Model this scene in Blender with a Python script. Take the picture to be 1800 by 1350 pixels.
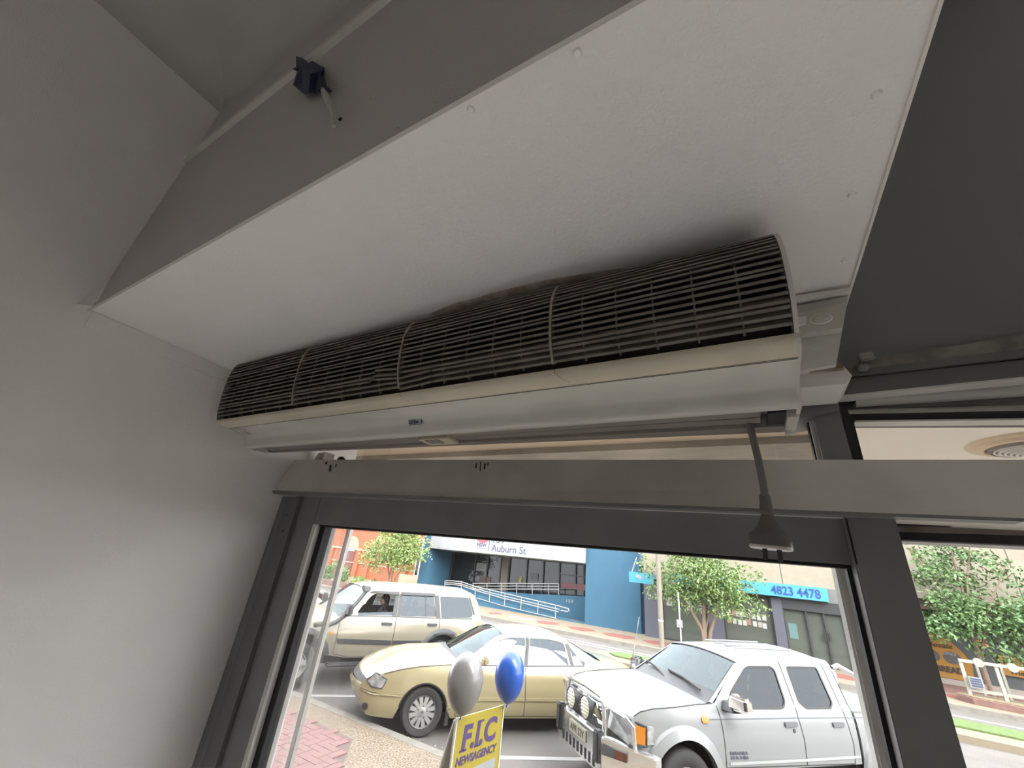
import bpy, bmesh, math, random
import numpy as np
from mathutils import Vector, Matrix, geometry
random.seed(7); np.random.seed(7)
for o in list(bpy.data.objects): bpy.data.objects.remove(o)
SC = bpy.context.scene
COL = SC.collection
# ------------------------------------------------------------------ camera, sky, sun, exposure
H = 2.45                       # eye height above the road
F = 696.0                      # focal length in pixels of the 1800 wide frame
def _n(a): a = np.array(a, float); return a / np.linalg.norm(a)
vz = _n([171, -1510, F]); vx = _n([1285, -175, -F]); vx = _n(vx - vz * (vx @ vz)); vy = -np.cross(vx, vz)
if vy[2] < 0: vy = -vy
R = np.stack([vx, vy, vz])     # world = R @ camera(x right, y down, z forward)
cam = bpy.data.cameras.new('camera'); camo = bpy.data.objects.new('camera', cam); COL.objects.link(camo)
cam.sensor_fit = 'HORIZONTAL'; cam.sensor_width = 36; cam.lens = F / 1800 * 36; cam.clip_start = .02; cam.clip_end = 500
M = Matrix.Identity(4)
for i in range(3):
    M[i][0] = R[i, 0]; M[i][1] = -R[i, 1]; M[i][2] = -R[i, 2]
M[2][3] = H
camo.matrix_world = M
SC.camera = camo
wd = bpy.data.worlds.new('overcast_sky'); SC.world = wd; wd.use_nodes = True
wn = wd.node_tree.nodes; wl = wd.node_tree.links
bg = wn['Background']; bg.inputs[0].default_value = (.93, .97, 1.0, 1); bg.inputs[1].default_value = 4.7
sun = bpy.data.lights.new('sun', 'SUN'); sun.energy = 6.5; sun.angle = .9; sun.color = (1, .96, .9)
suno = bpy.data.objects.new('sun', sun); COL.objects.link(suno); suno.rotation_euler = Vector((-.72, .45, -.55)).to_track_quat('-Z', 'Y').to_euler()
suno.location = (0, -4, 30)
vs = SC.view_settings
SC.display_settings.display_device = 'sRGB'
vs.view_transform = 'Standard'; vs.look = 'None'; vs.gamma = 1; vs.use_curve_mapping = False; vs.exposure = 0.9
SC.cycles.use_denoising = True; SC.cycles.diffuse_bounces = 8; SC.cycles.max_bounces = 16; SC.cycles.transparent_max_bounces = 24

# ------------------------------------------------------------------ helpers
def ray(px, py): return R @ np.array([px - 900, py - 675, F])
def at(px, py, Y): d = ray(px, py); p = d * (Y / d[1]); return Vector((p[0], p[1], p[2] + H))
def atX(px, py, X): d = ray(px, py); p = d * (X / d[0]); return Vector((p[0], p[1], p[2] + H))
def atZ(px, py, Z): d = ray(px, py); p = d * ((Z - H) / d[2]); return Vector((p[0], p[1], p[2] + H))
MATS = {}
def mat(name, col, rough=.6, metal=0, var=0, vscale=5, bump=0, bscale=40, col2=None, spec=.5, coat=0, alpha=None, emit=0, speck=None):
    if name in MATS: return MATS[name]
    m = bpy.data.materials.new(name); m.use_nodes = True; MATS[name] = m
    nt = m.node_tree; N = nt.nodes; L = nt.links; b = N['Principled BSDF']
    c = (*col, 1)
    b.inputs['Base Color'].default_value = c; b.inputs['Roughness'].default_value = rough; b.inputs['Metallic'].default_value = metal
    b.inputs['Specular IOR Level'].default_value = spec; b.inputs['Coat Weight'].default_value = coat; b.inputs['Coat Roughness'].default_value = .05
    m.diffuse_color = c
    if var or bump or speck:
        tc = N.new('ShaderNodeTexCoord')
    if var or speck:
        nz = N.new('ShaderNodeTexNoise'); nz.inputs['Scale'].default_value = vscale; nz.inputs['Detail'].default_value = 5
        L.new(tc.outputs['Object'], nz.inputs['Vector'])
        rp = N.new('ShaderNodeValToRGB'); L.new(nz.outputs['Fac'], rp.inputs['Fac'])
        k2 = col2 or tuple(max(0, x * (1 - var)) for x in col)
        rp.color_ramp.elements[0].position = .35; rp.color_ramp.elements[1].position = .65
        rp.color_ramp.elements[0].color = (*k2, 1); rp.color_ramp.elements[1].color = c
        out = rp.outputs['Color']
        if speck:
            n2 = N.new('ShaderNodeTexNoise'); n2.inputs['Scale'].default_value = speck[0]; n2.inputs['Detail'].default_value = 2
            L.new(tc.outputs['Object'], n2.inputs['Vector'])
            r2 = N.new('ShaderNodeValToRGB'); L.new(n2.outputs['Fac'], r2.inputs['Fac'])
            r2.color_ramp.elements[0].position = .42; r2.color_ramp.elements[1].position = .6
            r2.color_ramp.elements[0].color = (*speck[1], 1); r2.color_ramp.elements[1].color = (1, 1, 1, 1)
            mx = N.new('ShaderNodeMix'); mx.data_type = 'RGBA'; mx.blend_type = 'MULTIPLY'; mx.inputs['Factor'].default_value = 1
            L.new(out, mx.inputs['A']); L.new(r2.outputs['Color'], mx.inputs['B']); out = mx.outputs['Result']
        L.new(out, b.inputs['Base Color'])
    if bump:
        nb = N.new('ShaderNodeTexNoise'); nb.inputs['Scale'].default_value = bscale; nb.inputs['Detail'].default_value = 3
        L.new(tc.outputs['Object'], nb.inputs['Vector'])
        bp = N.new('ShaderNodeBump'); bp.inputs['Strength'].default_value = bump; bp.inputs['Distance'].default_value = .004
        L.new(nb.outputs['Fac'], bp.inputs['Height']); L.new(bp.outputs['Normal'], b.inputs['Normal'])
    return m
def glass(name, tint=(1, 1, 1), refl=.06, rough=.0, rcol=(1, 1, 1)):
    if name in MATS: return MATS[name]
    m = bpy.data.materials.new(name); m.use_nodes = True; MATS[name] = m
    nt = m.node_tree; N = nt.nodes; L = nt.links; N.remove(N['Principled BSDF'])
    t = N.new('ShaderNodeBsdfTransparent'); t.inputs[0].default_value = (*tint, 1)
    g = N.new('ShaderNodeBsdfGlossy'); g.inputs['Color'].default_value = (*rcol, 1); g.inputs['Roughness'].default_value = rough
    lw = N.new('ShaderNodeLayerWeight'); lw.inputs[0].default_value = .25
    mr = N.new('ShaderNodeMapRange'); mr.inputs['To Min'].default_value = refl; mr.inputs['To Max'].default_value = min(1, refl + .3)
    L.new(lw.outputs['Fresnel'], mr.inputs['Value'])
    mx = N.new('ShaderNodeMixShader'); L.new(mr.outputs['Result'], mx.inputs[0]); L.new(t.outputs[0], mx.inputs[1]); L.new(g.outputs[0], mx.inputs[2])
    L.new(mx.outputs[0], N['Material Output'].inputs[0])
    return m
WM = {}
def tag(o, label=None, cat=None, group=None, kind=None):
    if label: o['label'] = label
    if cat: o['category'] = cat
    if group: o['group'] = group
    if kind: o['kind'] = kind
    return o
def empty(name, loc=(0, 0, 0), rz=0, label=None, cat=None, group=None, kind=None):
    o = bpy.data.objects.new(name, None); COL.objects.link(o); o.empty_display_size = .1
    m = Matrix.Translation(Vector(loc)) @ Matrix.Rotation(rz, 4, 'Z'); o.matrix_world = m; WM[o.name] = m
    return tag(o, label, cat, group, kind)
def link(name, me, parent=None):
    o = bpy.data.objects.new(name, me); COL.objects.link(o)
    if parent is not None: o.parent = parent; WM[o.name] = WM[parent.name]
    else: WM[o.name] = Matrix.Identity(4)
    return o
class MB:
    def __init__(s): s.v = []; s.f = []
    def add(s, vs, fs):
        k = len(s.v); s.v += [tuple(v) for v in vs]; s.f += [tuple(i + k for i in f) for f in fs]; return s
    def box(s, x0, x1, y0, y1, z0, z1):
        return s.add([(x0,y0,z0),(x1,y0,z0),(x1,y1,z0),(x0,y1,z0),(x0,y0,z1),(x1,y0,z1),(x1,y1,z1),(x0,y1,z1)],
                     [(3,2,1,0),(4,5,6,7),(0,1,5,4),(1,2,6,5),(2,3,7,6),(3,0,4,7)])
    def prism(s, poly, d):
        """poly: 3D points, extruded by vector d"""
        n = len(poly); d = Vector(d); a = [Vector(p) for p in poly]; nrm = geometry.normal(a) if n > 2 else Vector((0,0,1))
        if nrm.dot(d) > 0: a = a[::-1]
        b = [p + d for p in a]
        return s.add(a + b, [tuple(range(n)), tuple(range(2*n-1, n-1, -1))] + [(i, n+i, n+(i+1) % n, (i+1) % n)[::1] for i in range(n)])
    def hexa(s, p):
        return s.add(p, [(3,2,1,0),(4,5,6,7),(0,1,5,4),(1,2,6,5),(2,3,7,6),(3,0,4,7)])
    def grid(s, rows, closed=False):
        n = len(rows[0]); k = len(s.v)
        for r in rows: s.v += [tuple(p) for p in r]
        for i in range(len(rows)-1):
            for j in range(n if closed else n-1):
                a = k+i*n+j; b = k+i*n+(j+1) % n; s.f.append((a, b, b+n, a+n))
        return s
    def tube(s, path, r, n=8, cap=True):
        path = [Vector(p) for p in path]; rs = r if isinstance(r, (list, tuple)) else [r]*len(path)
        rows = []; up = None
        for i, p in enumerate(path):
            t = (path[min(i+1, len(path)-1)] - path[max(i-1, 0)]).normalized()
            if up is None: up = Vector((0,0,1)) if abs(t.z) < .9 else Vector((1,0,0))
            a = t.cross(up).normalized(); up = a.cross(t).normalized()
            rows.append([p + (a*math.cos(q) + up*math.sin(q))*rs[i] for q in [2*math.pi*j/n for j in range(n)]])
        k = len(s.v); s.grid(rows, True)
        if cap: s.f += [tuple(k+j for j in range(n)), tuple(k+(len(rows)-1)*n+j for j in range(n-1, -1, -1))]
        return s
    def lathe(s, prof, o, ax, n=24):
        """prof: (radius, height along ax)"""
        o = Vector(o); ax = Vector(ax).normalized(); a = ax.orthogonal().normalized(); b = ax.cross(a)
        return s.grid([[o + ax*h + (a*math.cos(q)+b*math.sin(q))*max(r, 1e-4) for q in [2*math.pi*j/n for j in range(n)]] for r, h in prof], True)
    def ball(s, c, rx, ry, rz, n=12, m=8):
        c = Vector(c)
        return s.grid([[c + Vector((rx*math.sin(t)*math.cos(q), ry*math.sin(t)*math.sin(q), rz*math.cos(t))) for q in [2*math.pi*j/n for j in range(n)]] for t in [max(1e-3, min(math.pi-1e-3, math.pi*i/m)) for i in range(m+1)]], True)
    def build(s, name, m, parent=None, smooth=False, local=False, bevel=0, label=None, cat=None, group=None, kind=None, fix=True):
        me = bpy.data.meshes.new(name)
        v = s.v
        if parent is not None and not local:
            iv = WM[parent.name].inverted(); v = [tuple(iv @ Vector(p)) for p in v]
        me.from_pydata(v, [], s.f)
        if fix or bevel:
            bm = bmesh.new(); bm.from_mesh(me); bmesh.ops.remove_doubles(bm, verts=bm.verts, dist=1e-5)
            bmesh.ops.recalc_face_normals(bm, faces=bm.faces)
            if bevel: bmesh.ops.bevel(bm, geom=list(bm.edges), offset=bevel, segments=2, affect='EDGES', clamp_overlap=True)
            bm.to_mesh(me); bm.free()
        me.materials.append(m)
        if smooth:
            for p in me.polygons: p.use_smooth = True
            try: me.set_sharp_from_angle(angle=math.radians(smooth if smooth is not True else 40))
            except Exception: pass
        o = link(name, me, parent)
        return tag(o, label, cat, group, kind)
def plate(px, Y, depth, name, m, parent=None, **k):
    """a board whose front outline (pixels) lies on the plane Y, extruded outwards"""
    return MB().prism([at(x, y, Y) for x, y in px], (0, depth, 0)).build(name, m, parent, **k)
def text(body, name, m, parent, o, xd, up, h, width=None, shear=0, bold=0, ext=.002, center=True, local=False):
    cu = bpy.data.curves.new('t', 'FONT'); cu.body = body; cu.size = 1; cu.extrude = 0; cu.shear = shear; cu.offset = bold; cu.resolution_u = 3
    ob = bpy.data.objects.new('t', cu); COL.objects.link(ob); dg = bpy.context.evaluated_depsgraph_get(); dg.update()
    me = bpy.data.meshes.new_from_object(ob.evaluated_get(dg)); bpy.data.objects.remove(ob)
    P = np.array([v.co[:2] for v in me.vertices]); fs = [tuple(p.vertices) for p in me.polygons]
    mn = P.min(0); mx_ = P.max(0); s = h / (mx_[1]-mn[1]); sx = s if width is None else width / (mx_[0]-mn[0])
    xd = Vector(xd).normalized(); up = Vector(up).normalized(); nr = xd.cross(up); o = Vector(o)
    cx = (mn[0]+mx_[0])/2 if center else mn[0]; cy = (mn[1]+mx_[1])/2 if center else mn[1]
    pts = [o + xd*((p[0]-cx)*sx) + up*((p[1]-cy)*s) + nr*ext for p in P]; b = [p - nr*ext*.9 for p in pts]; n = len(pts)
    q = MB(); q.v = [tuple(p) for p in pts + b]; q.f = fs + [tuple(i+n for i in f[::-1]) for f in fs]
    # rim
    ec = {}
    for f in fs:
        for i in range(len(f)):
            e = (f[i], f[(i+1) % len(f)]); ec[tuple(sorted(e))] = ec.get(tuple(sorted(e)), []) + [e]
    for k2, l in ec.items():
        if len(l) == 1: a, c = l[0]; q.f.append((c, a, a+n, c+n))
    return q.build(name, m, parent, local=local, fix=False)
def I(t, x): return float(np.interp(x, [a for a, b in t], [b for a, b in t]))

# ------------------------------------------------------------------ materials
M_wall = mat('painted_plaster', (0.8, 0.775, 0.76), .7, bump=.25, bscale=220, var=.04, vscale=3)
M_ceilshade = mat('shade_toned_ceiling_paint', (0.53, 0.51, 0.49), .7, bump=.2, bscale=200, var=.04, vscale=3)  # shade of bulkhead, ceiling and cornice put into a darker paint colour
M_soff = mat('soffit_paint', (0.86, 0.838, 0.82), .5, bump=.35, bscale=150, var=.04, vscale=4)
M_white = mat('white_gloss_paint', (.75, .73, .69), .35)
M_char = mat('charcoal_aluminium', (0.21, 0.211, 0.215), .45, var=.12, vscale=9)
M_charwall = mat('charcoal_wall_paint', (0.18, 0.18, 0.177), .8, bump=.1, bscale=200)
M_bar = mat('grey_brown_housing', (0.78, 0.75, 0.69), .4, var=.15, vscale=6)
M_black = mat('black_rubber', (.008, .008, .01), .6)
M_alu = mat('pale_aluminium', (.62, .61, .58), .35, var=.08, vscale=8)
M_dkgrey = mat('dark_grey_metal', (.05, .05, .052), .5)
M_brown = mat('brown_timber_strip', (.30, .23, .19), .6, var=.4, vscale=14)
M_dirt = mat('dirty_ledge', (.25, .235, .21), .8, var=.4, vscale=25)
M_acw = mat('aged_white_plastic', (.56, .55, .5), .22, var=.05, vscale=8)
M_acy = mat('yellowed_plastic', (.60, .54, .42), .28, var=.12, vscale=7)
M_slat = mat('dusty_grille_plastic', (.20, .18, .15), .5, var=.3, vscale=30)
M_rib = mat('grille_divider', (.34, .30, .24), .5, var=.3, vscale=30)
M_louv = mat('taupe_louvre', (.22, .2, .18), .45)
M_tape = mat('blue_tape', (0.003, 0.014, 0.07), .5, var=.4, vscale=40)
M_wire = mat('white_cable', (.5, .49, .45), .45)
M_cord = mat('grey_power_cord', (0.16, 0.15, 0.13), .5)
M_plug = mat('grey_plug', (0.12, 0.115, 0.105), .35)
M_chrome = mat('chrome', (.75, .75, .76), .08, metal=1)
M_gl = glass('shop_glass', (.98, .98, .98), .02)
M_cream = mat('cream_render', (0.18, 0.157, 0.12), .85, var=.08, vscale=4, bump=.3, bscale=60)

# ------------------------------------------------------------------ room shell
FL = .15                                   # shop floor level
ZS = H + .565; ZC = H + 1.65; XL = -1.64; YB = .225; XR = .235
def struct(mb, name, m, **k): return mb.build(name, m, kind='structure', **k)
struct(MB().box(XL-.2, XL, -4.2, 1.3, FL-.1, ZC+.2), 'wall_left', M_wall)
struct(MB().box(XL, 8.2, -4.2, 1.0, FL-.12, FL), 'floor', mat('light_floor_tiles', (0.56, 0.54, 0.525), .5, var=.08, vscale=2))
struct(MB().box(8, 8.2, -4.2, 1.2, FL, ZC+.2), 'wall_right', mat('low_bounce_wall', (.35, .33, .3), .8, var=.3, vscale=2))  # unseen walls toned darker to cut light bounced onto the bulkhead
struct(MB().box(XL-.2, 8.2, -4.4, -4.2, FL-.1, ZC+.2), 'wall_back', MATS['low_bounce_wall'])
struct(MB().box(XL, 8.2, -4.2, 1.25, ZC, ZC+.15), 'ceiling', M_ceilshade)
bulk = struct(MB().box(XL, XR-.004, YB, YB+.02, ZS+.0005, ZC), 'wall_bulkhead', M_ceilshade)
soff = MB().box(XL, XR, YB+.001, 1.08, ZS, ZS+.02).build('ceiling_soffit', M_soff, kind='structure')
struct(MB().box(XR-.02, XR, YB, 1.08, ZS+.02, ZC), 'wall_bulkhead_end', M_wall)
struct(MB().box(.2, 8, .995, 1.2, H+.472, ZC), 'wall_front', M_charwall)
struct(MB().box(XL, .235, 1.08, 1.2, H+.5, ZC), 'wall_front_upper', M_charwall)
struct(MB().box(-16, 16, -5, 1.2, ZC+.2, 7).box(-16, XL-.2, -5, 1.2, FL, ZC+.2).box(8.2, 16, -5, 1.2, FL, ZC+.2), 'wall_facade', mat('shop_facade_render', (.3, .28, .25), .85))
# cove cornice along the left wall, along the bulkhead, and the raised joint strip on the bulkhead face
def cove(p0, p1, a, b, r, name):
    p0 = Vector(p0); p1 = Vector(p1); a = Vector(a); b = Vector(b); pr = []
    for i in range(9):
        t = i/8*math.pi/2; pr.append(a*(r*(1-math.sin(t))) + b*(r*(1-math.cos(t))))
    pr = [Vector((0,0,0))] + pr
    rows = [[p + q for q in pr] for p in (p0, p1)]
    mb = MB().grid(rows, True); n = len(pr); mb.f += [tuple(range(n)), tuple(range(2*n-1, n-1, -1))]
    return struct(mb, name, M_ceilshade, smooth=30)
cove((XL, -4.2, ZC), (XL, YB, ZC), (1,0,0), (0,0,-1), .13, 'trim_1')
cove((XL+.001, YB, ZC), (XR, YB, ZC), (0,-1,0), (0,0,-1), .13, 'trim_2')
s0 = atX(342, 300, XL); zst = H + 1.235
struct(MB().prism([(XL, YB, zst-.018), (XL, YB-.014, zst-.016), (XL, YB-.014, zst+.014), (XL, YB, zst+.018)], (XR-XL, 0, 0)), 'trim_3', mat('joint_strip_paint', (.66, .64, .6), .6))
# small triangular plaster return at the foot of the bulkhead on the left wall, and edge beads
struct(MB().add([(XL, YB-.03, ZS), (XL+.05, YB, ZS), (XL, YB, ZS+.13), (XL, YB, ZS)], [(0,1,2),(0,2,3),(1,3,2),(0,3,1)]), 'trim_4', M_wall)
struct(MB().box(XL, XR, YB-.003, YB+.003, ZS-.004, ZS+.012), 'trim_5', M_ceilshade)
struct(MB().box(XL, XL+.006, YB+.01, .9, ZS-.05, ZS-.001), 'trim_6', M_wall)
struct(MB().box(XR-.001, XR+.003, YB, 1.0, ZS-.004, ZS+.02), 'trim_7', M_white)
# nail heads in the soffit
nh = MB().lathe([(0, -.004), (.004, -.0035), (.006, 0)], (0,0,0), (0,0,1), 10)
for i, (x, y) in enumerate([(1015,92), (1540,165), (828,192), (1497,342), (1485,457)]):
    p = atZ(x, y, ZS); q = MB(); q.v = [(p.x+v[0], p.y+v[1], p.z+v[2]) for v in nh.v]; q.f = nh.f
    q.build('screw_head', M_soff, soff, smooth=True)
for x, y in [(697,228), (656,170), (355,425)]:
    MB().lathe([(0, -.003), (.003, -.0025), (.005, 0)], at(x, y, YB), (0,1,0), 10).build('screw_head', M_ceilshade, bulk, smooth=True)
for x, y in [(272, 570), (357, 625)]:
    p = atX(x, y, XL); q = MB().lathe([(0, .004), (.004, .0035), (.007, 0)], p, (1,0,0), 10); q.build('screw_head', M_wall, bpy.data.objects['wall_left'], smooth=True)

# ------------------------------------------------------------------ shopfront: board, trims, housing, frames
brd = plate([(1380, 530), (1493, 510), (1470, 641), (1380, 655)], .86, .03, 'trim_8', mat('brushed_white_board', (.68, .66, .64), .5, bump=.6, bscale=90, var=.1, vscale=30), kind='structure')
plate([(1380, 522), (1494, 505), (1493, 512), (1380, 531)], .83, .06, 'trim_9', M_white, kind='structure')
led = plate([(1380, 650), (1482, 643), (1498, 660), (1486, 675), (1380, 684)], .88, .1, 'trim_10', M_white, kind='structure')
plate([(1380, 641), (1478, 637), (1484, 647), (1380, 657)], .872, .02, 'trim_11', mat('bare_timber_edge', (.33, .27, .18), .8, var=.4, vscale=30), kind='structure')
tr = empty('cable_trunking', at(1440, 560, .85), 0, 'white cable trunking with round switch beside the right end of the air curtain', 'trunking')
plate([(1385, 553), (1490, 530), (1481, 575), (1385, 588)], .835, .025, 'duct_cover', M_acw, tr, bevel=.002)
plate([(1387, 540), (1491, 520), (1489, 533), (1386, 553)], .838, .022, 'duct_lid', mat('trunking_shade', (.45, .44, .42), .5), tr)
plate([(1397, 557), (1418, 555), (1417, 570), (1402, 573), (1397, 572)], .832, .004, 'switch_rocker', M_white, tr, bevel=.001)
c = at(1443, 561, .833); sw = MB().lathe([(0, -.006), (.009, -.006), (.011, -.003), (.011, .002)], c, (0,1,0), 20); sw.v = [(c.x+(v[0]-c.x)*1.15, v[1], c.z+(v[2]-c.z)*.72) for v in sw.v]
sw.build('switch_button', M_acw, tr, smooth=True)
c = at(1443, 561, .834); rg = MB().lathe([(.0115, -.001), (.0135, -.003), (.016, -.001), (.016, .002)], c, (0,1,0), 20); rg.v = [(c.x+(v[0]-c.x)*1.15, v[1], c.z+(v[2]-c.z)*.72) for v in rg.v]
rg.build('switch_surround', M_white, tr, smooth=True)

# header housing of the sliding door: leaning front face
def P(x, y, z): return Vector((x, y, z + H))
tl, tr_, bl, br = at(520, 808, .998), at(1800, 808, .998), at(480, 866, .945), at(1800, 916, .945)
def ext(a, b, X): return a + (b-a)*((X-a.x)/(b.x-a.x))
tR, bR = ext(tl, tr_, 1.6), ext(bl, br, 1.6)
hb = MB().hexa([bl, bR, bR+Vector((0,.12,0)), bl+Vector((0,.07,0)), tl, tR, tR+Vector((0,.06,0)), tl+Vector((0,.03,0))])
head = struct(hb, 'trim_12', M_bar)
plate([(478, 862), (1800, 911), (1800, 917), (480, 868)], .943, .03, 'drip_edge', mat('housing_lip', (.2, .2, .19), .35), head)
def onbar(px_, py_):
    d = Vector(ray(px_, py_)); o = Vector((0, 0, H)); nrm = (bR-bl).cross(tl-bl).normalized(); return o + d*((bl-o).dot(nrm)/d.dot(nrm)) - d.normalized()*.0008
for x, y, w, hh in [(836, 815, 3, 8), (844, 812, 2, 16), (851, 815, 3, 10), (857, 813, 2, 6), (579, 818, 3, 11), (572, 812, 4, 4), (590, 816, 2, 5), (773, 873, 6, 3)]:
    p_ = [onbar(x, y), onbar(x+w, y-1), onbar(x+w-1, y+hh), onbar(x-1, y+hh)]
    MB().add(p_, [(0, 1, 2, 3)]).build('scuff_mark', mat('black_scuff', (.06, .055, .05), .8), head)
st_ = [(756,551),(800,533),(850,519),(905,505),(960,492),(1030,480),(1095,470),(1085,482),(1030,492),(960,504),(905,519),(850,532),(770,556)]
MB().prism([atZ(x, y, ZS-.0003) for x, y in st_], (0, 0, -.0012)).build('peeling_paint', mat('tan_peeled_paint', (.42, .33, .25), .8, var=.5, vscale=40, col2=(.62,.57,.5)), soff)
# left jamb of the door
plate([(490, 872), (520, 873), (372, 1350), (331, 1350)], 1.0, .2, 'trim_13', M_char, kind='structure')
plate([(505, 873), (527, 874), (378, 1350), (352, 1350)], .985, .1, 'trim_14', mat('jamb_front', (.14, .14, .142), .4), kind='structure')
plate([(520, 872), (540, 876), (396, 1350), (374, 1350)], 1.03, .15, 'trim_15', M_black, kind='structure')
for x, y in [(504, 905), (497, 933)]:
    MB().lathe([(0, -.001), (.0035, -.001), (.0035, .01)], at(x, y, .985), (0,1,0), 10).build('screw_hole', M_black, bpy.data.objects['trim_14'])
# door leaf
door = empty('door_1', (-.6, 1.02, FL), 0, kind='structure')
zt = H + .067; zr = H + .20
xl0, xl1 = -1.535, -1.395; xr0, xr1 = .163, .235
MB().box(xl0, xl1, 1.0, 1.05, FL+.01, zr).build('stile', M_char, door, bevel=.002)
MB().box(xl1, xr0+.01, 1.0, 1.05, zt, zr).build('top_rail', M_char, door, bevel=.002)
MB().box(xl1, xr0, 1.0, 1.05, FL+.01, FL+.2).build('bottom_rail', M_char, door, bevel=.002)
MB().box(xl1, xl1+.018, .999, 1.045, FL+.2, zt).build('glazing_bead', M_alu, door)
MB().box(xl1+.018, xl1+.045, 1.02, 1.05, FL+.2, zt).build('gasket', M_black, door)
MB().box(xl1+.018, xr0, 1.015, 1.045, zt-.006, zt).build('gasket', M_black, door)
MB().box(at(1532, 1200, 1.03).x, xr0, 1.02, 1.05, FL+.2, zt).build('gasket', M_black, door)
MB().box(xl1+.04, xr0-.002, 1.03, 1.036, FL+.2, zt).build('pane', M_gl, door)
# mullion between door and window
mul = struct(MB().box(xr0, xr1, .975, 1.1, FL, H+.15), 'trim_16', M_char, bevel=.002)
plate([(1486, 912), (1489, 912), (1508, 992), (1505, 992)], .974, .004, 'joint_line', M_black, mul)
# pale outer frames seen past the gaskets
o1 = at(470, 1290, 1.09)
fr = empty('outer_door_frame', (-1.45, 1.1, FL), 0, kind='structure'); fr['kind'] = 'structure'
xo = at(567, 925, 1.1).x; xo2 = at(580, 925, 1.1).x
MB().box(at(552, 925, 1.1).x, xo-.001, 1.08, 1.13, FL, H+.24).build('jamb_front', M_alu, fr, bevel=.002)
MB().box(xo+.001, xo2, 1.095, 1.13, FL, H+.24).build('jamb_inner', M_alu, fr, bevel=.002)
xa = at(1484, 992, 1.12).x; xb = at(1517, 1150, 1.12).x
MB().box(at(1509, 1200, 1.1).x, at(1540, 1200, 1.1).x, 1.08, 1.14, FL, H+.24).build('jamb_right', M_alu, fr, bevel=.004)
MB().box(xo+.03, xa, 1.09, 1.14, H+.16, H+.23).build('head', M_dkgrey, fr)
xs = at(616, 928, 1.16).x
gp = empty('side_glass_panel', (xs, 1.16, FL), 0, kind='structure')
MB().box(xs-.0095, xs+.0105, 1.15, 1.17, FL, H+.16).build('edge_strip', mat('brushed_silver_strip', (.6, .58, .56), .3, metal=.4), gp, bevel=.003)
MB().box(xo2-.005, xs-.009, 1.16, 1.166, FL, H+.16).build('pane', M_gl, gp)

# right hand window with its head strips
win = empty('window_1', (1.3, 1.03, FL), 0, kind='structure')
def strip(pts, Y, d, name, m, parent, X1=1.6, **k):
    a, b, c, e = [at(x, y, Y) for x, y in pts]      # left top, right top, right bottom, left bottom
    b = ext(a, b, X1); c = ext(e, c, X1)
    return MB().prism([a, b, c, e], (0, d, 0)).build(name, m, parent, **k)
strip([(1560, 912), (1800, 917), (1800, 928), (1560, 922)], 1.03, .1, 'head_gap', M_black, win)
strip([(1560, 922), (1800, 928), (1800, 941), (1560, 934)], 1.045, .03, 'head_strip', M_brown, win)
strip([(1560, 934), (1800, 941), (1800, 958), (1560, 947)], 1.05, .05, 'head_frame', mat('dark_frame', (.018, .019, .022), .4), win)
strip([(1560, 947), (1800, 958), (1800, 961), (1560, 950)], 1.055, .05, 'bead', mat('grey_bead', (.4, .4, .42), .4), win)
MB().box(.235, 8, 1.06, 1.066, FL+.12, H+.16).build('pane', M_gl, win)
MB().box(.235, 8, .98, 1.1, FL, FL+.12).build('sill_wall', M_char, win)
for x in (1.7, 3.4, 5.1, 6.8, 7.94):
    MB().box(x-.035, x+.035, .99, 1.1, FL+.12, H+.47).build('mullion', M_char, win)
# transom above the housing
tro = empty('window_2', (-.6, 1.05, H+.25), 0, kind='structure')
MB().prism([at(1428, 722, 1.0), at(1474, 716, 1.0), at(1500, 812, 1.0), at(1448, 812, 1.0)], (0, .1, 0)).build('mullion', M_char, tro)
MB().prism([at(1385, 686, .99), at(1470, 676, .99), at(1476, 720, .99), at(1385, 740, .99)], (0, .1, 0)).build('mullion_head', M_char, tro)
MB().prism([at(1400, 727, 1.02), at(1429, 722, 1.02), at(1452, 812, 1.02), at(1439, 812, 1.02), at(1421, 734, 1.02), at(1400, 737, 1.02)], (0, .02, 0)).build('white_bead', M_white, tro)
MB().prism([at(1402, 736, 1.03), at(1422, 733, 1.03), at(1441, 812, 1.03), at(1435, 812, 1.03), at(1418, 739, 1.03), at(1402, 741, 1.03)], (0, .02, 0)).build('gasket', M_black, tro)
MB().box(XL, .16, 1.05, 1.056, H+.1, H+.52).build('pane', M_gl, tro)
MB().prism([at(560, 796, 1.06), at(572, 794, 1.06), at(566, 815, 1.06), at(548, 815, 1.06)], (0, .05, 0)).build('side_frame', mat('old_brown_frame', (.14, .12, .09), .6), tro)
MB().box(XL, .16, 1.03, 1.1, H+.47, H+.52).build('head_frame', M_char, tro)
# right transom: ledge, shutter head, rails, glass
t2 = empty('window_3', (1.0, 1.05, H+.35), 0, kind='structure')
strip([(1472, 642), (1800, 588), (1800, 612), (1474, 655)], .985, .05, 'dusty_ledge', M_dirt, t2)
strip([(1474, 655), (1800, 612), (1800, 627), (1476, 664)], .98, .06, 'ledge_front', mat('ledge_grey', (.13, .128, .125), .7), t2)
strip([(1476, 664), (1800, 627), (1800, 632), (1476, 667)], .99, .05, 'shadow_gap', M_black, t2)
strip([(1476, 667), (1800, 632), (1800, 660), (1478, 693)], .985, .06, 'head_rail', mat('head_rail_grey', (.12, .118, .115), .6), t2)
strip([(1478, 692), (1800, 660), (1800, 666), (1478, 698)], .99, .05, 'white_strip', M_white, t2)
strip([(1474, 697), (1800, 666), (1800, 673), (1474, 708)], 1.02, .05, 'shadow_gap', M_black, t2)
a0, a1 = at(1502, 706, 1.03), at(1800, 685, 1.03); a1 = ext(a0, a1, 1.6)
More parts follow.
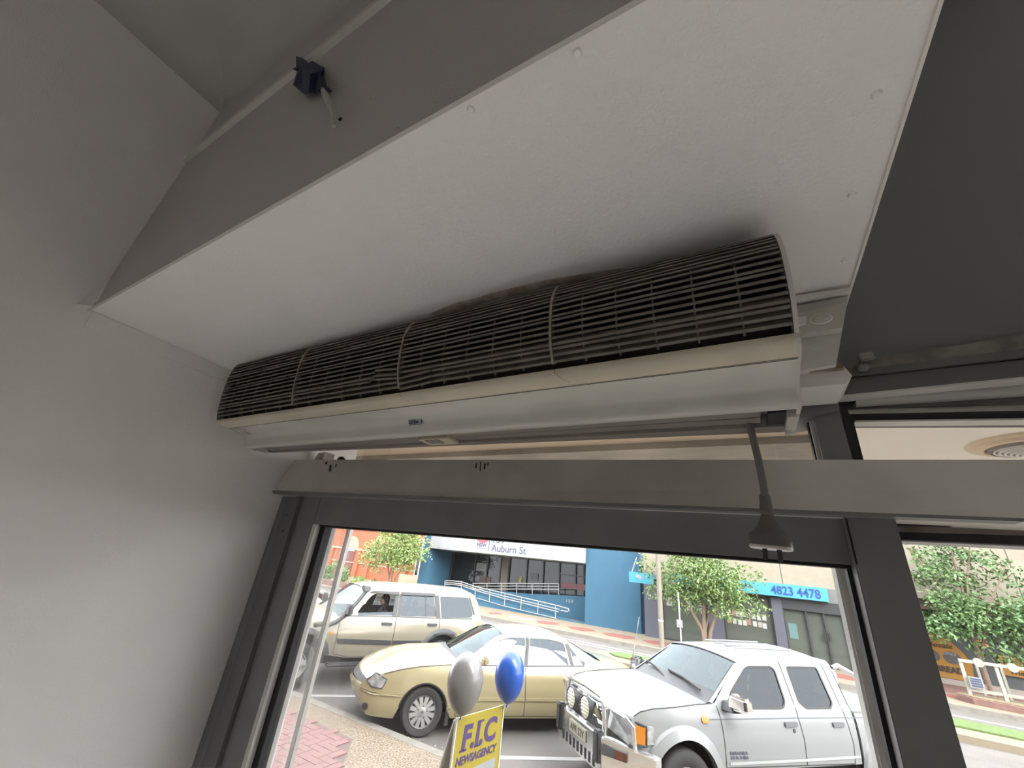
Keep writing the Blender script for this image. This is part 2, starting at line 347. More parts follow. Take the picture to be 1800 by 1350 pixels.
MB().tube([a0, a1], .013, 14).build('shutter_roll', mat('shutter_metal', (.5, .49, .47), .45), t2, smooth=True)
strip([(1480, 716), (1800, 697), (1800, 706), (1480, 722)], 1.035, .05, 'lower_rail', mat('lower_rail_grey', (.16, .155, .15), .5), t2)
a0, a1 = at(1490, 724, 1.03), at(1800, 717, 1.03); a1 = ext(a0, a1, 1.6)
MB().tube([a0, a1], .005, 10).build('rail_tube', mat('rail_tube_grey', (.36, .35, .33), .4), t2, smooth=True)
strip([(1474, 726), (1800, 720), (1800, 736), (1474, 739)], 1.05, .05, 'lower_gap', M_dkgrey, t2)
strip([(1503, 739), (1800, 735), (1800, 738), (1503, 742)], 1.045, .03, 'white_bead', M_white, t2)
MB().prism([at(1474, 700, 1.02), at(1500, 738, 1.02), at(1519, 812, 1.02), at(1499, 812, 1.02)], (0, .06, 0)).build('side_frame', mat('dark_frame', (.02, .02, .02)), t2)
MB().box(.2, 8, 1.07, 1.076, H+.1, H+.47).build('pane', M_gl, t2)
br_ = empty('window_latch', at(1522, 640, .975), 0, 'small dull metal latch on the dusty ledge right of the trunking', 'latch')
c = at(1523, 633, .975); MB().box(c.x-.012, c.x+.012, c.y-.012, c.y+.01, c.z-.006, c.z+.014).build('latch_body', mat('dull_metal', (.3, .29, .27), .4, metal=.3), br_, bevel=.003)
c = at(1518, 645, .97); MB().box(c.x-.008, c.x+.008, c.y-.006, c.y+.01, c.z-.006, c.z+.004).build('latch_foot', MATS['dull_metal'], br_, bevel=.002)

# ------------------------------------------------------------------ air curtain over the door
XA0, XA1 = -1.56, .095
def lerp2(a, b, t): return a + (b-a)*t
def resample(p, n):
    p = np.array(p, float); d = np.r_[0, np.cumsum(np.linalg.norm(np.diff(p, axis=0), axis=1))]; s = np.linspace(0, d[-1], n)
    return np.stack([np.interp(s, d, p[:, 0]), np.interp(s, d, p[:, 1])], 1)
gL = resample([(.665,.578),(.635,.572),(.617,.561),(.609,.53),(.608,.505),(.611,.45),(.617,.399),(.628,.352)], 60)
gR = resample([(.63,.540),(.605,.531),(.585,.517),(.568,.488),(.56,.46),(.562,.42),(.568,.384),(.580,.362),(.597,.342)], 60)
def pt(a, b, X): t = (X-XA0)/(XA1-XA0); return Vector((X, lerp2(a[0], b[0], t), lerp2(a[1], b[1], t)+H))
def nor(p, i):
    a = p[max(i-1, 0)]; b = p[min(i+1, len(p)-1)]; t = _n(b-a); return np.array([t[1], -t[0]])   # points to the back of the surface?
def inward(p, i):
    n = nor(p, i); return n if n[0] > 0 or (abs(n[0]) < .2 and n[1] < 0) else -n
ac = empty('air_curtain', (-.73, .84, H+.28), 0, 'long aged white air curtain with dusty slatted grille above the glass door', 'air curtain')
def loft(LP, RP, X0, X1, closed=False):
    return MB().grid([[pt(LP[i], RP[i], X) for i in range(len(LP))] for X in (X0, X1)], closed)
def loftsolid(LP, RP, X0, X1):
    mb = loft(LP, RP, X0, X1, True); n = len(LP); mb.f += [tuple(range(n)), tuple(range(2*n-1, n-1, -1))]; return mb
# dark chassis behind the grille
inL = [gL[i] + inward(gL, i)*.02 for i in range(0, 60, 4)] + [np.array((.655, .352)), np.array((.84, .352)), np.array((.84, .575))]
inR = [gR[i] + inward(gR, i)*.02 for i in range(0, 60, 4)] + [np.array((.622, .33)), np.array((.84, .33)), np.array((.84, .545))]
loftsolid(inL, inR, XA0+.006, XA1-.006).build('fan_housing', mat('dark_fan_housing', (.012, .011, .01), .7), ac)
dv = [XA0, at(516, 718, .622).x, at(703, 690, .612).x, at(972, 655, .6).x, XA1]
NS = 20
for k in range(4):
    pn = loft([gL[0], gL[1]], [gR[0], gR[1]], dv[k]+.003, dv[k+1]-.003)
    gp_ = loftsolid([gL[0]+(.02,.0), gL[0], gL[2], gL[2]+(.02,-.002)], [gR[0]+(.02,.0), gR[0], gR[2], gR[2]+(.02,-.002)], dv[k]+.003, dv[k+1]-.003).build('grille_panel', M_slat, ac)
    for i in range(NS):
        j = int(round(3 + i*(53/(NS-1))))
        def blade(X0, X1, drop0=0, drop1=0, push=0):
            sec = []
            for X, dr in ((X0, drop0), (X1, drop1)):
                r = []
                for g in (gL, gR):
                    n = inward(g, j); t = np.array([-n[1], n[0]]); t = t if t[1] < 0 else -t
                    c0 = g[j] + t*dr - n*push
                    dn = _n(n*.85 - t*.5)           # blades run inwards and upwards
                    r.append([c0 - t*.0022, c0 + t*.0026, c0 + t*.0026 + dn*.016, c0 - t*.0022 + dn*.016])
                sec.append([pt(r[0][q], r[1][q], X) for q in range(4)])
            return MB().hexa([sec[0][0], sec[1][0], sec[1][3], sec[0][3], sec[0][1], sec[1][1], sec[1][2], sec[0][2]])
        a, b = dv[k]+.003, dv[k+1]-.003
        if k == 1 and i in (15, 16, 17):            # snapped blades by the second divider
            m_ = b - (.075 if i != 17 else .09)
            blade(a, m_-.004).build('slat', M_slat, gp_)
            blade(m_, b, -.003, .004, .004).build('slat', M_slat, gp_)
        elif k == 2 and i >= 17:
            m_ = a + .1
            blade(a, m_, .006, 0, .003).build('slat', M_slat, gp_)
            blade(m_, b).build('slat', M_slat, gp_)
        else: blade(a, b).build('slat', M_slat, gp_)
    for q in range(1, 6):
        X = lerp2(dv[k], dv[k+1], q/6)
        rib = MB()
        for X_ in (X,):
            A = [pt(gL[i] + inward(gL, i)*.004, gR[i] + inward(gR, i)*.004, X_-.0015) for i in range(2, 60, 4)]; B = [p + Vector((.003,0,0)) for p in A]
            C = [pt(gL[i] + inward(gL, i)*.012, gR[i] + inward(gR, i)*.012, X_-.0015) for i in range(2, 60, 4)]; D = [p + Vector((.003,0,0)) for p in C]
            rib.grid([A, B, D, C, A])
        rib.build('rib', M_slat, gp_)
for k in (1, 2, 3):
    X = dv[k]; d = MB()
    A = [pt(gL[i] - inward(gL, i)*.002, gR[i] - inward(gR, i)*.002, X-.0025) for i in range(0, 60, 3)]; B = [p + Vector((.005,0,0)) for p in A]
    C = [pt(gL[i] + inward(gL, i)*.015, gR[i] + inward(gR, i)*.015, X-.0025) for i in range(0, 60, 3)]; D = [p + Vector((.005,0,0)) for p in C]
    d.grid([A, B, D, C, A]); d.build('divider', M_rib, ac)
sL = [(.640,.356),(.629,.353),(.629,.348),(.635,.344),(.648,.341),(.677,.341)]; sR = [(.612,.345),(.599,.341),(.599,.333),(.604,.325),(.612,.319),(.624,.315)]
loft([np.array(p) for p in sL], [np.array(p) for p in sR], XA0, XA1).build('intake_rim', M_acy, ac, smooth=50)
for k in (1, 2, 3):                                 # panel joints running down over the rim
    X = dv[k]; rows = []
    for i in range(1, 6):
        p = pt(np.array(sL[i]), np.array(sR[i]), X + .0 + .03*(max(0, i-2)/3)**1.3) + Vector((0, -.0008, -.0006)); rows.append([p, p + Vector((.002, 0, 0))])
    MB().grid(rows).build('rim_joint', M_rib, ac)
cL = resample([(.677,.341),(.705,.337),(.728,.331),(.741,.321),(.746,.309),(.749,.299),(.756,.293),(.770,.292)], 24)
cR = resample([(.624,.314),(.645,.313),(.668,.307),(.688,.297),(.697,.286),(.701,.278),(.706,.273),(.72,.272)], 24)
loft(cL, cR, XA0, XA1).build('lower_cover', M_acw, ac, smooth=60)
loft([cL[0]+(.0,.0015), cL[0]+(.002,-.001)], [cR[0]+(0,.0015), cR[0]+(.002,-.001)], XA0, XA1).build('cover_joint', M_black, ac)
# outlet slot with louvre blades
loft([np.array(p) for p in [(.770,.292),(.774,.312),(.822,.314),(.828,.296),(.84,.296),(.84,.352)]], [np.array(p) for p in [(.72,.272),(.724,.293),(.80,.296),(.806,.274),(.84,.274),(.84,.33)]], XA0+.02, XA1-.008).build('outlet', M_louv, ac)
for f0, f1 in ((.25, .02), (.65, .018)):
    l0 = np.array([.772+.05*f0, .300]); r0 = np.array([.722+.08*f0, .281])
    loftsolid([l0, l0+(.018,-.002), l0+(.018,.002), l0+(0,.004)], [r0, r0+(.022,-.002), r0+(.022,.002), r0+(0,.004)], XA0+.05, XA1-.05).build('louvre', M_louv, ac)
def endcap(X0, X1, LP, m, name):
    loftsolid(LP, LP, X0, X1)
capL = [gL[i] for i in range(0, 60, 4)] + [np.array(p) for p in sL[1:]] + [cL[i] for i in range(1, 24, 3)] + [np.array((.84, .294)), np.array((.84, .576))]
capR = [gR[i] for i in range(0, 60, 4)] + [np.array(p) for p in sR[1:]] + [cR[i] for i in range(1, 24, 3)] + [np.array((.84, .274)), np.array((.84, .543))]
loftsolid(capL, capR, XA0-.004, XA0+.002).build('end_cap', M_acw, ac)
loftsolid(capL, capR, XA1-.002, XA1+.004).build('end_cap', M_acw, ac)
e0 = at(1393, 738, .8); MB().box(XA1-.014, XA1+.002, .745, .81, H+.268, H+.282).build('outlet_end', M_acw, ac)
MB().box(XA1-.04, XA1-.014, .74, .80, H+.276, H+.283).build('louvre_motor', mat('dark_blue_grey', (.02, .022, .03), .5), ac)
c = at(770, 774, .79); MB().box(c.x-.05, c.x+.05, .765, .82, c.z-.004, c.z+.008).build('louvre_bracket', M_acy, ac, bevel=.002)
MB().box(c.x-.03, c.x+.015, .772, .8, c.z-.0055, c.z-.003).build('bracket_slot', M_louv, ac)
# maker's badge and sticker
bc = pt(cL[13], cR[13], at(743, 744, .735).x); upb = Vector((0, -.42, .9)).normalized(); nb_ = Vector((1,0,0)).cross(upb)
bc = bc + nb_*.002
def badge_poly(w, h, off):
    pts = [(-w/2, -h/2)] + [(w/2-h/2 + h/2*math.cos(a), h/2*math.sin(a)) for a in [-math.pi/2 + math.pi*i/10 for i in range(11)]] + [(-w/2, h/2)]
    return [bc + Vector((1,0,0))*x + upb*y + nb_*off for x, y in pts]
MB().prism(badge_poly(.044, .0165, 0), nb_*.0015).build('badge_border', mat('navy_ink', (.015, .02, .06), .4), ac)
bdg = MB().prism(badge_poly(.041, .0140, .0012), nb_*.001).build('badge', mat('pale_badge', (.35, .37, .4), .4), ac)
text("De°Gree", 'badge_lettering', MATS['navy_ink'], bdg, bc + nb_*.0022 + Vector((-.004,0,0)), (1,0,0), upb, .0105, .031, shear=.25, bold=.02, ext=.0006)
pl = [pt(cL[i], cR[i], XA0+.012+.05*u) + Vector((0,-.001,-.001)) for u in (0, 1) for i in (3, 11)]
MB().add([pl[0], pl[1], pl[3], pl[2]], [(0,1,2,3)]).build('sticker', mat('pale_sticker', (.62, .61, .62), .4, var=.5, vscale=60), ac)

# power lead hanging from the air curtain
pc = empty('power_lead', at(1318, 745, .81), 0, 'grey power lead with a three pin plug dangling in front of the door header', 'power lead')
MB().tube([at(x, y, Y) for x, y, Y in [(1313,728,.80),(1318,748,.80),(1325,775,.803),(1333,808,.808),(1340,845,.815),(1345,872,.82)]], .0062, 10).build('cord', M_cord, pc, smooth=True)
Yp = .825
ct, cb = at(1344, 868, Yp), at(1350, 915, Yp)
ax = (at(1344, 935, Yp) - at(1344, 868, Yp)).normalized(); ax = (ax + Vector((.10, 0, 0))).normalized()
MB().lathe([(.0065, 0), (.0085, .004), (.0095, .02), (.0105, .028), (.0115, .03), (.0105, .034), (.009, .036)], ct, ax, 14).build('strain_relief', M_cord, pc, smooth=True)
o_ = ct + ax*.034
pb = MB()
A = Vector((0,1,0)); Bv = ax.cross(A).normalized()
rows = []
for t, wx, wy in [(0, .009, .008), (.01, .012, .010), (.022, .018, .013), (.030, .026, .016), (.034, .0305, .020), (.050, .0315, .021), (.054, .030, .02)]:
    rows.append([o_ + ax*t + Bv*(wx*math.copysign(abs(math.cos(q))**.7, math.cos(q))) + A*(wy*math.copysign(abs(math.sin(q))**.8, math.sin(q))) for q in [2*math.pi*i/20 for i in range(20)]])
pb.grid(rows, True); pb.f += [tuple(range(20)), tuple(range(20*7-1, 20*6-1, -1))]
pb.build('plug_body', M_plug, pc, smooth=50)
rows = []
for t, wx, wy in [(.051, .031, .0205), (.0555, .031, .0205), (.0565, .029, .019)]:
    rows.append([o_ + ax*t + Bv*(wx*math.copysign(abs(math.cos(q))**.7, math.cos(q))) + A*(wy*math.copysign(abs(math.sin(q))**.8, math.sin(q))) for q in [2*math.pi*i/20 for i in range(20)]])
q_ = MB().grid(rows, True); q_.f += [tuple(range(20)), tuple(range(59, 39, -1))]; q_.build('plug_face', mat('pale_plug_face', (.6, .55, .52), .35), pc)
for dx, dy in ((.011, -.006), (-.009, -.004), (.012, .010)):
    b0 = o_ + ax*.054 + Bv*dx + A*dy
    MB().hexa([b0 + Bv*sx*.0035 + A*sy*.0014 + ax*t for t in (0, .019) for sx, sy in ((-1,-1),(1,-1),(1,1),(-1,1))]).build('pin', mat('pin_sheath', (.03, .03, .035), .4), pc)

# blue tape over a cable hole, with cut cable ends
tp = empty('taped_cable_end', at(545, 130, YB), 0, 'crumpled blue tape with cut white cables hanging on the dark bulkhead', 'cable')
out = [(320,225),(420,255),(535,365),(545,290),(710,385),(700,470),(745,640),(825,710),(760,745),(660,750),(630,710),(585,740),(500,715),(430,755),(280,630),(330,440),(270,410),(320,375)]
px = [(480+x/7.94, 70+y/7.94) for x, y in out]; rnd = random.Random(3)
ov = [at(x, y, YB-.004-rnd.random()*.02) for x, y in px]
inn = [at(480+x/7.94, 70+y/7.94, YB-d) for x, y, d in [(400,380,.03),(400,600,.012),(520,480,.035),(620,560,.02),(640,440,.035),(700,680,.03)]]
def nearest(p): return min(range(len(inn)), key=lambda i: (inn[i]-p).length)
mb = MB(); n = len(ov); mb.v = [tuple(p) for p in ov + inn]
for i in range(n):
    j = (i+1) % n; a = nearest(ov[i]); b = nearest(ov[j]); mb.f.append((i, j, n+b))
    if a != b: mb.f.append((i, n+b, n+a))
mb.f += [(n+0, n+2, n+1), (n+0, n+4, n+2), (n+2, n+4, n+3), (n+2, n+3, n+1), (n+3, n+4, n+5)]
tpo = mb.build('tape', M_tape, tp); sm = tpo.modifiers.new('thick', 'SOLIDIFY'); sm.thickness = .002
for k, pts in enumerate([[(568,158,.03),(575,175,.032),(582,195,.02),(586,222,.012)], [(566,160,.025),(574,180,.03),(584,200,.02),(592,213,.01)], [(572,160,.025),(580,175,.025),(587,195,.014),(594,211,.008)]]):
    MB().tube([at(x, y, YB-d) for x, y, d in pts], .0042 if k == 0 else .003, 8).build('cable', M_wire, tp, smooth=True)
for x, y in [(585, 222), (597, 211)]:
    MB().tube([at(x-1, y, YB-.012), at(x+3, y-3, YB-.012)], .0022, 6).build('cut_core', M_black, tp)
# odds and ends lying on top of the housing
rl = empty('tape_roll', at(599, 806, 1.0), 0, 'black topped yellow tape roll lying on the left end of the door header', 'tape roll')
c = at(599, 812, 1.02); MB().lathe([(0, -.01), (.014, -.01), (.017, -.004), (.017, .004), (.014, .01), (0, .01)], c + Vector((0,0,.004)), (0,1,0), 18).build('black_rim', M_black, rl, smooth=True)
MB().lathe([(0, -.013), (.0105, -.013), (.0105, .0)], c + Vector((0,0,-.002)), (0,1,0), 16).build('yellow_core', mat('yellow_tape', (.5, .38, .06), .5), rl)

# ------------------------------------------------------------------ outside: ground
M_road = mat('worn_asphalt', (0.13, 0.119, 0.11), .85, var=.22, vscale=1.3, speck=(70, (.45, .44, .44)), bump=.5, bscale=80)
M_agg = mat('exposed_aggregate', (0.18, 0.148, 0.11), .85, var=.12, vscale=3, speck=(45, (.42, .34, .26)), bump=.4, bscale=60)
M_kerb = mat('kerb_concrete', (0.14, 0.128, 0.11), .85, var=.25, vscale=6)
M_conc = mat('pale_concrete', (0.14, 0.115, 0.08), .85, var=.12, vscale=3)
M_line = mat('white_road_paint', (0.25, 0.245, 0.235), .7, var=.15, vscale=20)
M_grass = mat('median_grass', (0.072, 0.11, 0.028), .9, var=.35, vscale=14, bump=.8, bscale=50)
M_pav = mat('pink_paver', (0.15, 0.075, 0.07), .8, var=.15, vscale=9)
M_redp = mat('red_paving', (0.14, 0.045, 0.035), .85, var=.1, vscale=5)
M_grout = mat('paver_joint', (0.085, 0.055, 0.05), .9)
KY = 5.68; FP = .13
road = MB().box(-70, 60, KY, 19.0, -.2, 0).build('road', M_road, kind='structure')
foot = MB().box(-70, 60, 1.0, KY-.16, -.2, FP).build('footpath', M_agg, kind='structure')
MB().box(-70, 60, KY-.16, KY, -.2, FP+.002).build('kerb_near', M_kerb, kind='structure')
pvX = atZ(620, 1300, FP); 
pe = atZ(600, 1350, FP)
slopeX = (pe.x-pvX.x)/(pe.y-pvX.y)
MB().add([(-12, 1.2, FP+.004), (pvX.x+slopeX*(1.2-pvX.y), 1.2, FP+.004), (pvX.x, pvX.y, FP+.004), (-12, pvX.y, FP+.004)], [(0,1,2,3)]).build('paver_bed', M_grout, foot)
# herringbone pavers, each its own brick
bl_, bw_ = .235, .1175
pm = MB().box(.003, bl_-.003, .003, bw_-.003, 0, .012); me0 = bpy.data.meshes.new('paver'); me0.from_pydata(pm.v, [], pm.f); me0.materials.append(M_pav)
cnt = 0
for i in range(-14, 24):
    for j in range(-16, 22):
        dd = (i - j) % 4
        if dd == 0: X, Y, rz = -6.2 + i*bw_, 4.4 + j*bw_, 0; cx, cy = X + bw_, Y + bw_/2
        elif dd == 3: X, Y, rz = -6.2 + (i+1)*bw_, 4.4 + j*bw_, math.pi/2; cx, cy = X - bw_/2, Y + bw_
        else: continue
        if cy + .09 > pvX.y or cy < 3.3 or cx < -7.4 or cx > pvX.x + slopeX*(cy-pvX.y) - .1: continue
        cnt += 1
        if cnt > 300: continue
        o = link('paver', me0, foot); o.location = (X, Y, FP+.004 + random.uniform(-.001, .002)); o.rotation_euler = (0, 0, rz)
# parking bay lines
def gline(p, q, w, z, name, parent, m=M_line):
    p = Vector(p); q = Vector(q); d = (q-p).normalized(); n = Vector((-d.y, d.x, 0))*w/2
    MB().prism([p+n, q+n, q-n, p-n], (0, 0, .004)).build(name, m, parent)
for (a, b), t in (((540,1223),(630,1224)), 7.2), (((880,1332),(1030,1335)), 7.2):
    p, q = atZ(*a, 0), atZ(*b, 0); d = (q-p).normalized()
    gline(p - d*.3, p + d*4.8, .11, 0, 'bay_line', road)
p, q = atZ(880, 1332, 0), atZ(1030, 1335, 0); d = (q-p).normalized(); gline(p - d*.3 + Vector((3.5,0,0)), p + d*4.8 + Vector((3.5,0,0)), .11, 0, 'bay_line', road)
for y, w in ((17.45, .12), (17.95, .14)):
    gline((-45, y, .001), (45, y, .001), w, 0, 'lane_line', road)
MB().box(-45, 45, 11.6, 11.7, 0, .003).build('lane_line', M_line, road)
# median with grass
med = MB().prism([(-4.9, 15.3, 0), (-4.4, 14.55, 0), (40, 14.45, 0), (40, 16.75, 0), (-4.4, 16.4, 0), (-5.0, 15.9, 0)], (0, 0, .14)).build('median_island', M_conc, kind='structure')
MB().prism([(-4.5, 15.6, .13), (-4.2, 15.25, .13), (39, 15.45, .13), (39, 16.5, .13), (-4.3, 16.2, .13)], (0, 0, .05)).build('grass_strip', M_grass, med, kind='stuff')
# far kerb, footpath and red panels
FF = .13
far = MB().box(-70, 60, 19.15, 40, -.2, FF).build('footpath_far', M_conc, kind='structure')
MB().box(-70, 60, 19.0, 19.15, -.2, FF+.004).build('kerb_far', M_kerb, kind='structure')
def redpanel(x0, x1, yc, m, w=.62):
    MB().prism([(x0, yc, FF), (x0+.35, yc+w*.9, FF), (x1-.35, yc+w, FF), (x1, yc+.1, FF), (x1-.35, yc-w, FF), (x0+.35, yc-w*.9, FF)], (0, 0, .006)).build('red_paving_panel', m, far)
for (xa, ya), (xb, yb), m in [((931,1093),(986,1098),M_redp), ((990,1103),(1051,1109),M_redp), ((1056,1113),(1126,1121),M_redp), ((1131,1125),(1200,1133),M_redp), ((872,1085),(902,1088),M_kerb), ((902,1088),(934,1092),M_kerb), ((838,1078),(870,1081),M_redp)]:
    a, b = atZ(xa, ya, FF), atZ(xb, yb, FF); redpanel(a.x, b.x, 20.7, MATS['dark_panel'] if False else (m if m is M_redp else mat('grey_grate_panel', (.2, .19, .18), .8)))
for x0 in (-1.1, 1.9, 4.9): redpanel(x0, x0+2.5, 20.7, M_redp)
MB().box(4.2, 12, 21.6, 24, FF, FF+.004).build('brick_paving', mat('brick_paving', (0.13, 0.065, 0.055), .85, var=.15, vscale=8), far)

# ------------------------------------------------------------------ outside: street awning over the footpath
AZ = H + .62
M_awn = mat('awning_cream_paint', (0.92, 0.88, 0.8), .8, var=.05, vscale=4, bump=.3, bscale=60)
aw = MB().box(-14, 14, 1.2, 2.5, AZ, AZ+.12).build('awning', M_awn, kind='structure')
by = 1.55
z0, z1 = at(1350, 781, by).z, at(1350, 752, by).z
MB().box(-14, .27, by, by+.35, z0, AZ).build('awning_beam', mat('weathered_concrete_beam', (0.55, 0.51, 0.44), .9, var=.4, vscale=3, bump=.6, bscale=30), aw)
MB().box(-14, .27, by-.28, by, at(1350, 768, by-.0).z, AZ).build('awning_beam_trim', mat('tan_beam', (0.75, 0.62, 0.48), .8, var=.1, vscale=3), aw)
MB().box(-14, 14, 1.2, 1.3, AZ-.06, AZ).build('awning_cornice', M_white, aw)
vc = atZ(1800, 779, AZ); vt = empty('round_awning_vent', vc, 0, 'round white ringed vent set in the cream awning ceiling outside', 'vent')
rv = abs(atZ(1737, 779, AZ).x - vc.x)*1.02
MB().lathe([(rv*1.55, 0), (rv*1.5, -.008), (rv*1.28, -.012), (rv*1.25, -.020), (rv*1.06, -.022), (rv*1.0, -.004)], vc, (0,0,1), 40).build('vent_flange', mat('tan_vent_ring', (0.7, 0.58, 0.42), .7), vt, smooth=True)
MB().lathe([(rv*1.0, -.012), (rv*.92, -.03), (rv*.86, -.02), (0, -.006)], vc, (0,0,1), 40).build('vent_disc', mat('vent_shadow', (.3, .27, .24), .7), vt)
for k in range(6):
    r = rv*(.84-.13*k); MB().lathe([(r, -.014), (r, -.03-.004*k), (r-.05*rv, -.03-.004*k), (r-.05*rv, -.014), (r, -.014)], vc, (0,0,1), 36).build('vent_ring', M_white, vt)
# sheet sign hanging under the awning, left
hs = empty('under_awning_sign', at(655, 800, 1.6), 0, 'pale blue grey panel sign hanging under the awning outside the transom', 'sign')
plate([(618, 788), (668, 780), (690, 800), (700, 822), (615, 822)], 1.7, .03, 'panel', mat('pale_blue_panel', (.55, .6, .64), .5, var=.15, vscale=9), hs)
plate([(655, 786), (684, 792), (682, 800), (652, 793)], 1.69, .01, 'panel_lip', M_white, hs)
for a in ([(619,793),(627,796),(627,798),(619,795)], [(637,801),(650,804),(648,806),(636,803)]): plate(a, 1.69, .01, 'dash', M_dkgrey, hs)

# ------------------------------------------------------------------ outside: buildings
M_blue = mat('blue_render', (0.0165, 0.066, 0.112), .8, var=.12, vscale=2.5, bump=.5, bscale=9)
M_fascia = mat('white_fascia', (0.165, 0.171, 0.176), .6, var=.04, vscale=2)
M_dglass = mat('dark_shop_glass', (.008, .009, .012), .03, spec=.25)
M_sglass = mat('green_grey_shop_glass', (.06, .066, .058), .04, spec=.35)
M_frame = mat('shop_frame', (0.015, 0.016, 0.018), .5)
bb = empty('blue_office_building', (-13, 24, FF), 0, 'blue rendered office with white street number fascia and access ramp', 'building')
MB().box(-7.93, -5.05, 22.95, 24.5, 0, 6).build('wall_pier', M_blue, bb)
MB().box(-19.6, -18.95, 22.95, 28, 0, 6).build('wall_pier', M_blue, bb)
MB().box(-18.95, -7.93, 22.8, 24.0, 3.02, 6).build('fascia', M_fascia, bb)
MB().box(-18.95, -7.93, 24.0, 25.4, 3.0, 3.2).build('soffit', mat('cream_soffit', (0.300, 0.280, 0.230), .8), bb)
MB().box(-18.95, -7.93, 25.5, 25.55, .1, 3.1).build('window_wall', M_dglass, bb)
for x in (-18.8, -16.82, -15.8, -14.75, -12.78, -11.6, -10.5, -9.42, -8.9):
    MB().box(x-.04, x+.04, 25.4, 25.5, .6, 3.05).build('mullion', M_frame, bb)
MB().box(-14.6, -14.1, 25.3, 25.5, .6, 3.05).build('column', mat('taupe_column', (0.09, 0.08, 0.066), .8), bb)
MB().box(-10.5, -7.93, 25.35, 25.45, 2.3, 2.36).build('transom_bar', M_frame, bb)
MB().box(-10.3, -8.6, 25.36, 25.45, 1.6, 1.9).build('window_reflection', mat('red_reflection_board', (0.12, 0.03, 0.035), .5), bb)  # red reflection in the glass, painted as a board
for x, z, w, h2, c in ((-16.3, 2.2, .8, .5, (.1, .11, .1)), (-13.2, 1.75, .18, .35, (.16, .14, .03)), (-12.2, 2.0, .5, .4, (.05, .05, .05)), (-15.9, 1.4, .9, .5, (.05, .03, .022))):
    MB().box(x-w/2, x+w/2, 25.45, 25.5, z-h2/2, z+h2/2).build('window_notice', mat('notice_%d' % int(x*-10), c, .6), bb)
# ramp: sloping wall in front, landing wall behind
MB().prism([(-18.9, 22.95, 0), (-7.93, 22.95, 0), (-7.93, 22.95, .18), (-9.4, 22.95, .25), (-14.6, 22.95, .72), (-18.9, 22.95, .78)], (0, .2, 0)).build('ramp_wall', M_blue, bb)
MB().prism([(-18.9, 24.3, 0), (-7.93, 24.3, 0), (-7.93, 24.3, 1.35), (-9.5, 24.3, 1.27), (-12.0, 24.3, 1.06), (-18.9, 24.3, .8)], (0, .2, 0)).build('landing_wall', M_blue, bb)
M_rail = mat('white_rail_paint', (0.2, 0.2, 0.2), .4)
rl_ = empty('ramp_railing', (-13, 22.9, FF), 0, 'white tubular handrail along the ramp in front of the blue building', 'railing')
A_ = lambda x, y: (740 + x/4.5, 920 + y/4.5)
topl = [(190,455),(255,455),(320,462),(430,500),(640,548),(870,602),(1105,657)]; bot = [(186,510),(250,512),(318,522),(430,560),(640,632),(870,690),(1070,745)]
for f in (0, .28, .5):
    MB().tube([at(*A_(a[0]+(b[0]-a[0])*f, a[1]+(b[1]-a[1])*f), 22.85) for a, b in zip(topl, bot)], .028, 6).build('rail', M_rail, rl_)
MB().tube([at(*A_(x, y), 22.85) for x, y in [(440,590),(640,650),(870,705),(1075,752)]], .02, 6).build('rail', M_rail, rl_)
MB().tube([at(*A_(x, y), 22.85) for x, y in [(1100,657),(1165,675),(1172,690),(1160,698),(1105,688)]], .028, 6).build('rail_return', M_rail, rl_)
for (x0, y0), (x1, y1) in [((190,455),(186,512)), ((320,462),(318,525)), ((430,500),(428,590)), ((547,525),(540,615)), ((665,553),(660,650)), ((795,585),(788,682)), ((928,615),(922,718)), ((1065,650),(1063,755))]:
    MB().tube([at(*A_(x0, y0), 22.87), at(*A_(x1, y1), 22.87)], .024, 6).build('post', M_rail, rl_)
rl2 = empty('landing_railing', (-13, 24.2, FF), 0, 'white handrail on the upper landing under the blue building windows', 'railing')
for dy in (0, 22, 45):
    MB().tube([at(*A_(410, 475+dy), 24.2), at(*A_(760, 475+dy), 24.2), at(*A_(1090, 478+dy), 24.2)], .026, 6).build('rail', M_rail, rl2)
for x in (412, 522, 637, 757, 880, 1010, 1090):
    MB().tube([at(*A_(x, 475), 24.2), at(*A_(x, 565 if x > 600 else 520), 24.2)], .022, 6).build('post', M_rail, rl2)
# lettering on the fascia
M_ink = mat('grey_sign_ink', (0.03, 0.033, 0.06), .5)
fo = bpy.data.objects['fascia']
yl = 22.795
def ftext(body, p0, p1, zc, h, name='lettering', bold=0, m=M_ink):
    text(body, name, m, fo, (p0/2+p1/2, yl, zc), (1,0,0), (0,0,1), h, p1-p0, bold=bold, ext=.01)
ftext('Auburn St', -14.02, -11.6, 3.38, .40)
ftext('159', -13.95, -13.1, 3.87, .36)
ftext('NSW', -15.12, -14.4, 3.50, .22, bold=.02)
MB().box(-14.24, -14.21, 22.785, 22.8, 3.2, 4.1).build('rule', M_ink, fo)
MB().box(-15.1, -14.45, 22.788, 22.8, 3.30, 3.33).build('small_print', mat('faint_ink', (0.1, 0.1, 0.12), .6), fo)
lg = [];  c0 = (-14.76, 3.84)
for k in range(11):
    a = math.radians(200 - k*22); r = .42 if k % 2 == 0 else .30
    lg.append((c0[0]+r*1.05*math.cos(a), yl, c0[1]+r*.72*math.sin(a)))
lg += [(c0[0]+.2, yl, c0[1]-.2), (c0[0], yl, c0[1]-.26), (c0[0]-.2, yl, c0[1]-.2)]
MB().prism(lg, (0, .01, 0)).build('flower_emblem', mat('emblem_red', (0.33, 0.03, 0.045), .5), fo)
MB().ball((-18.15, 22.79, 3.14), .03, .02, .03).build('fixing', M_ink, fo)
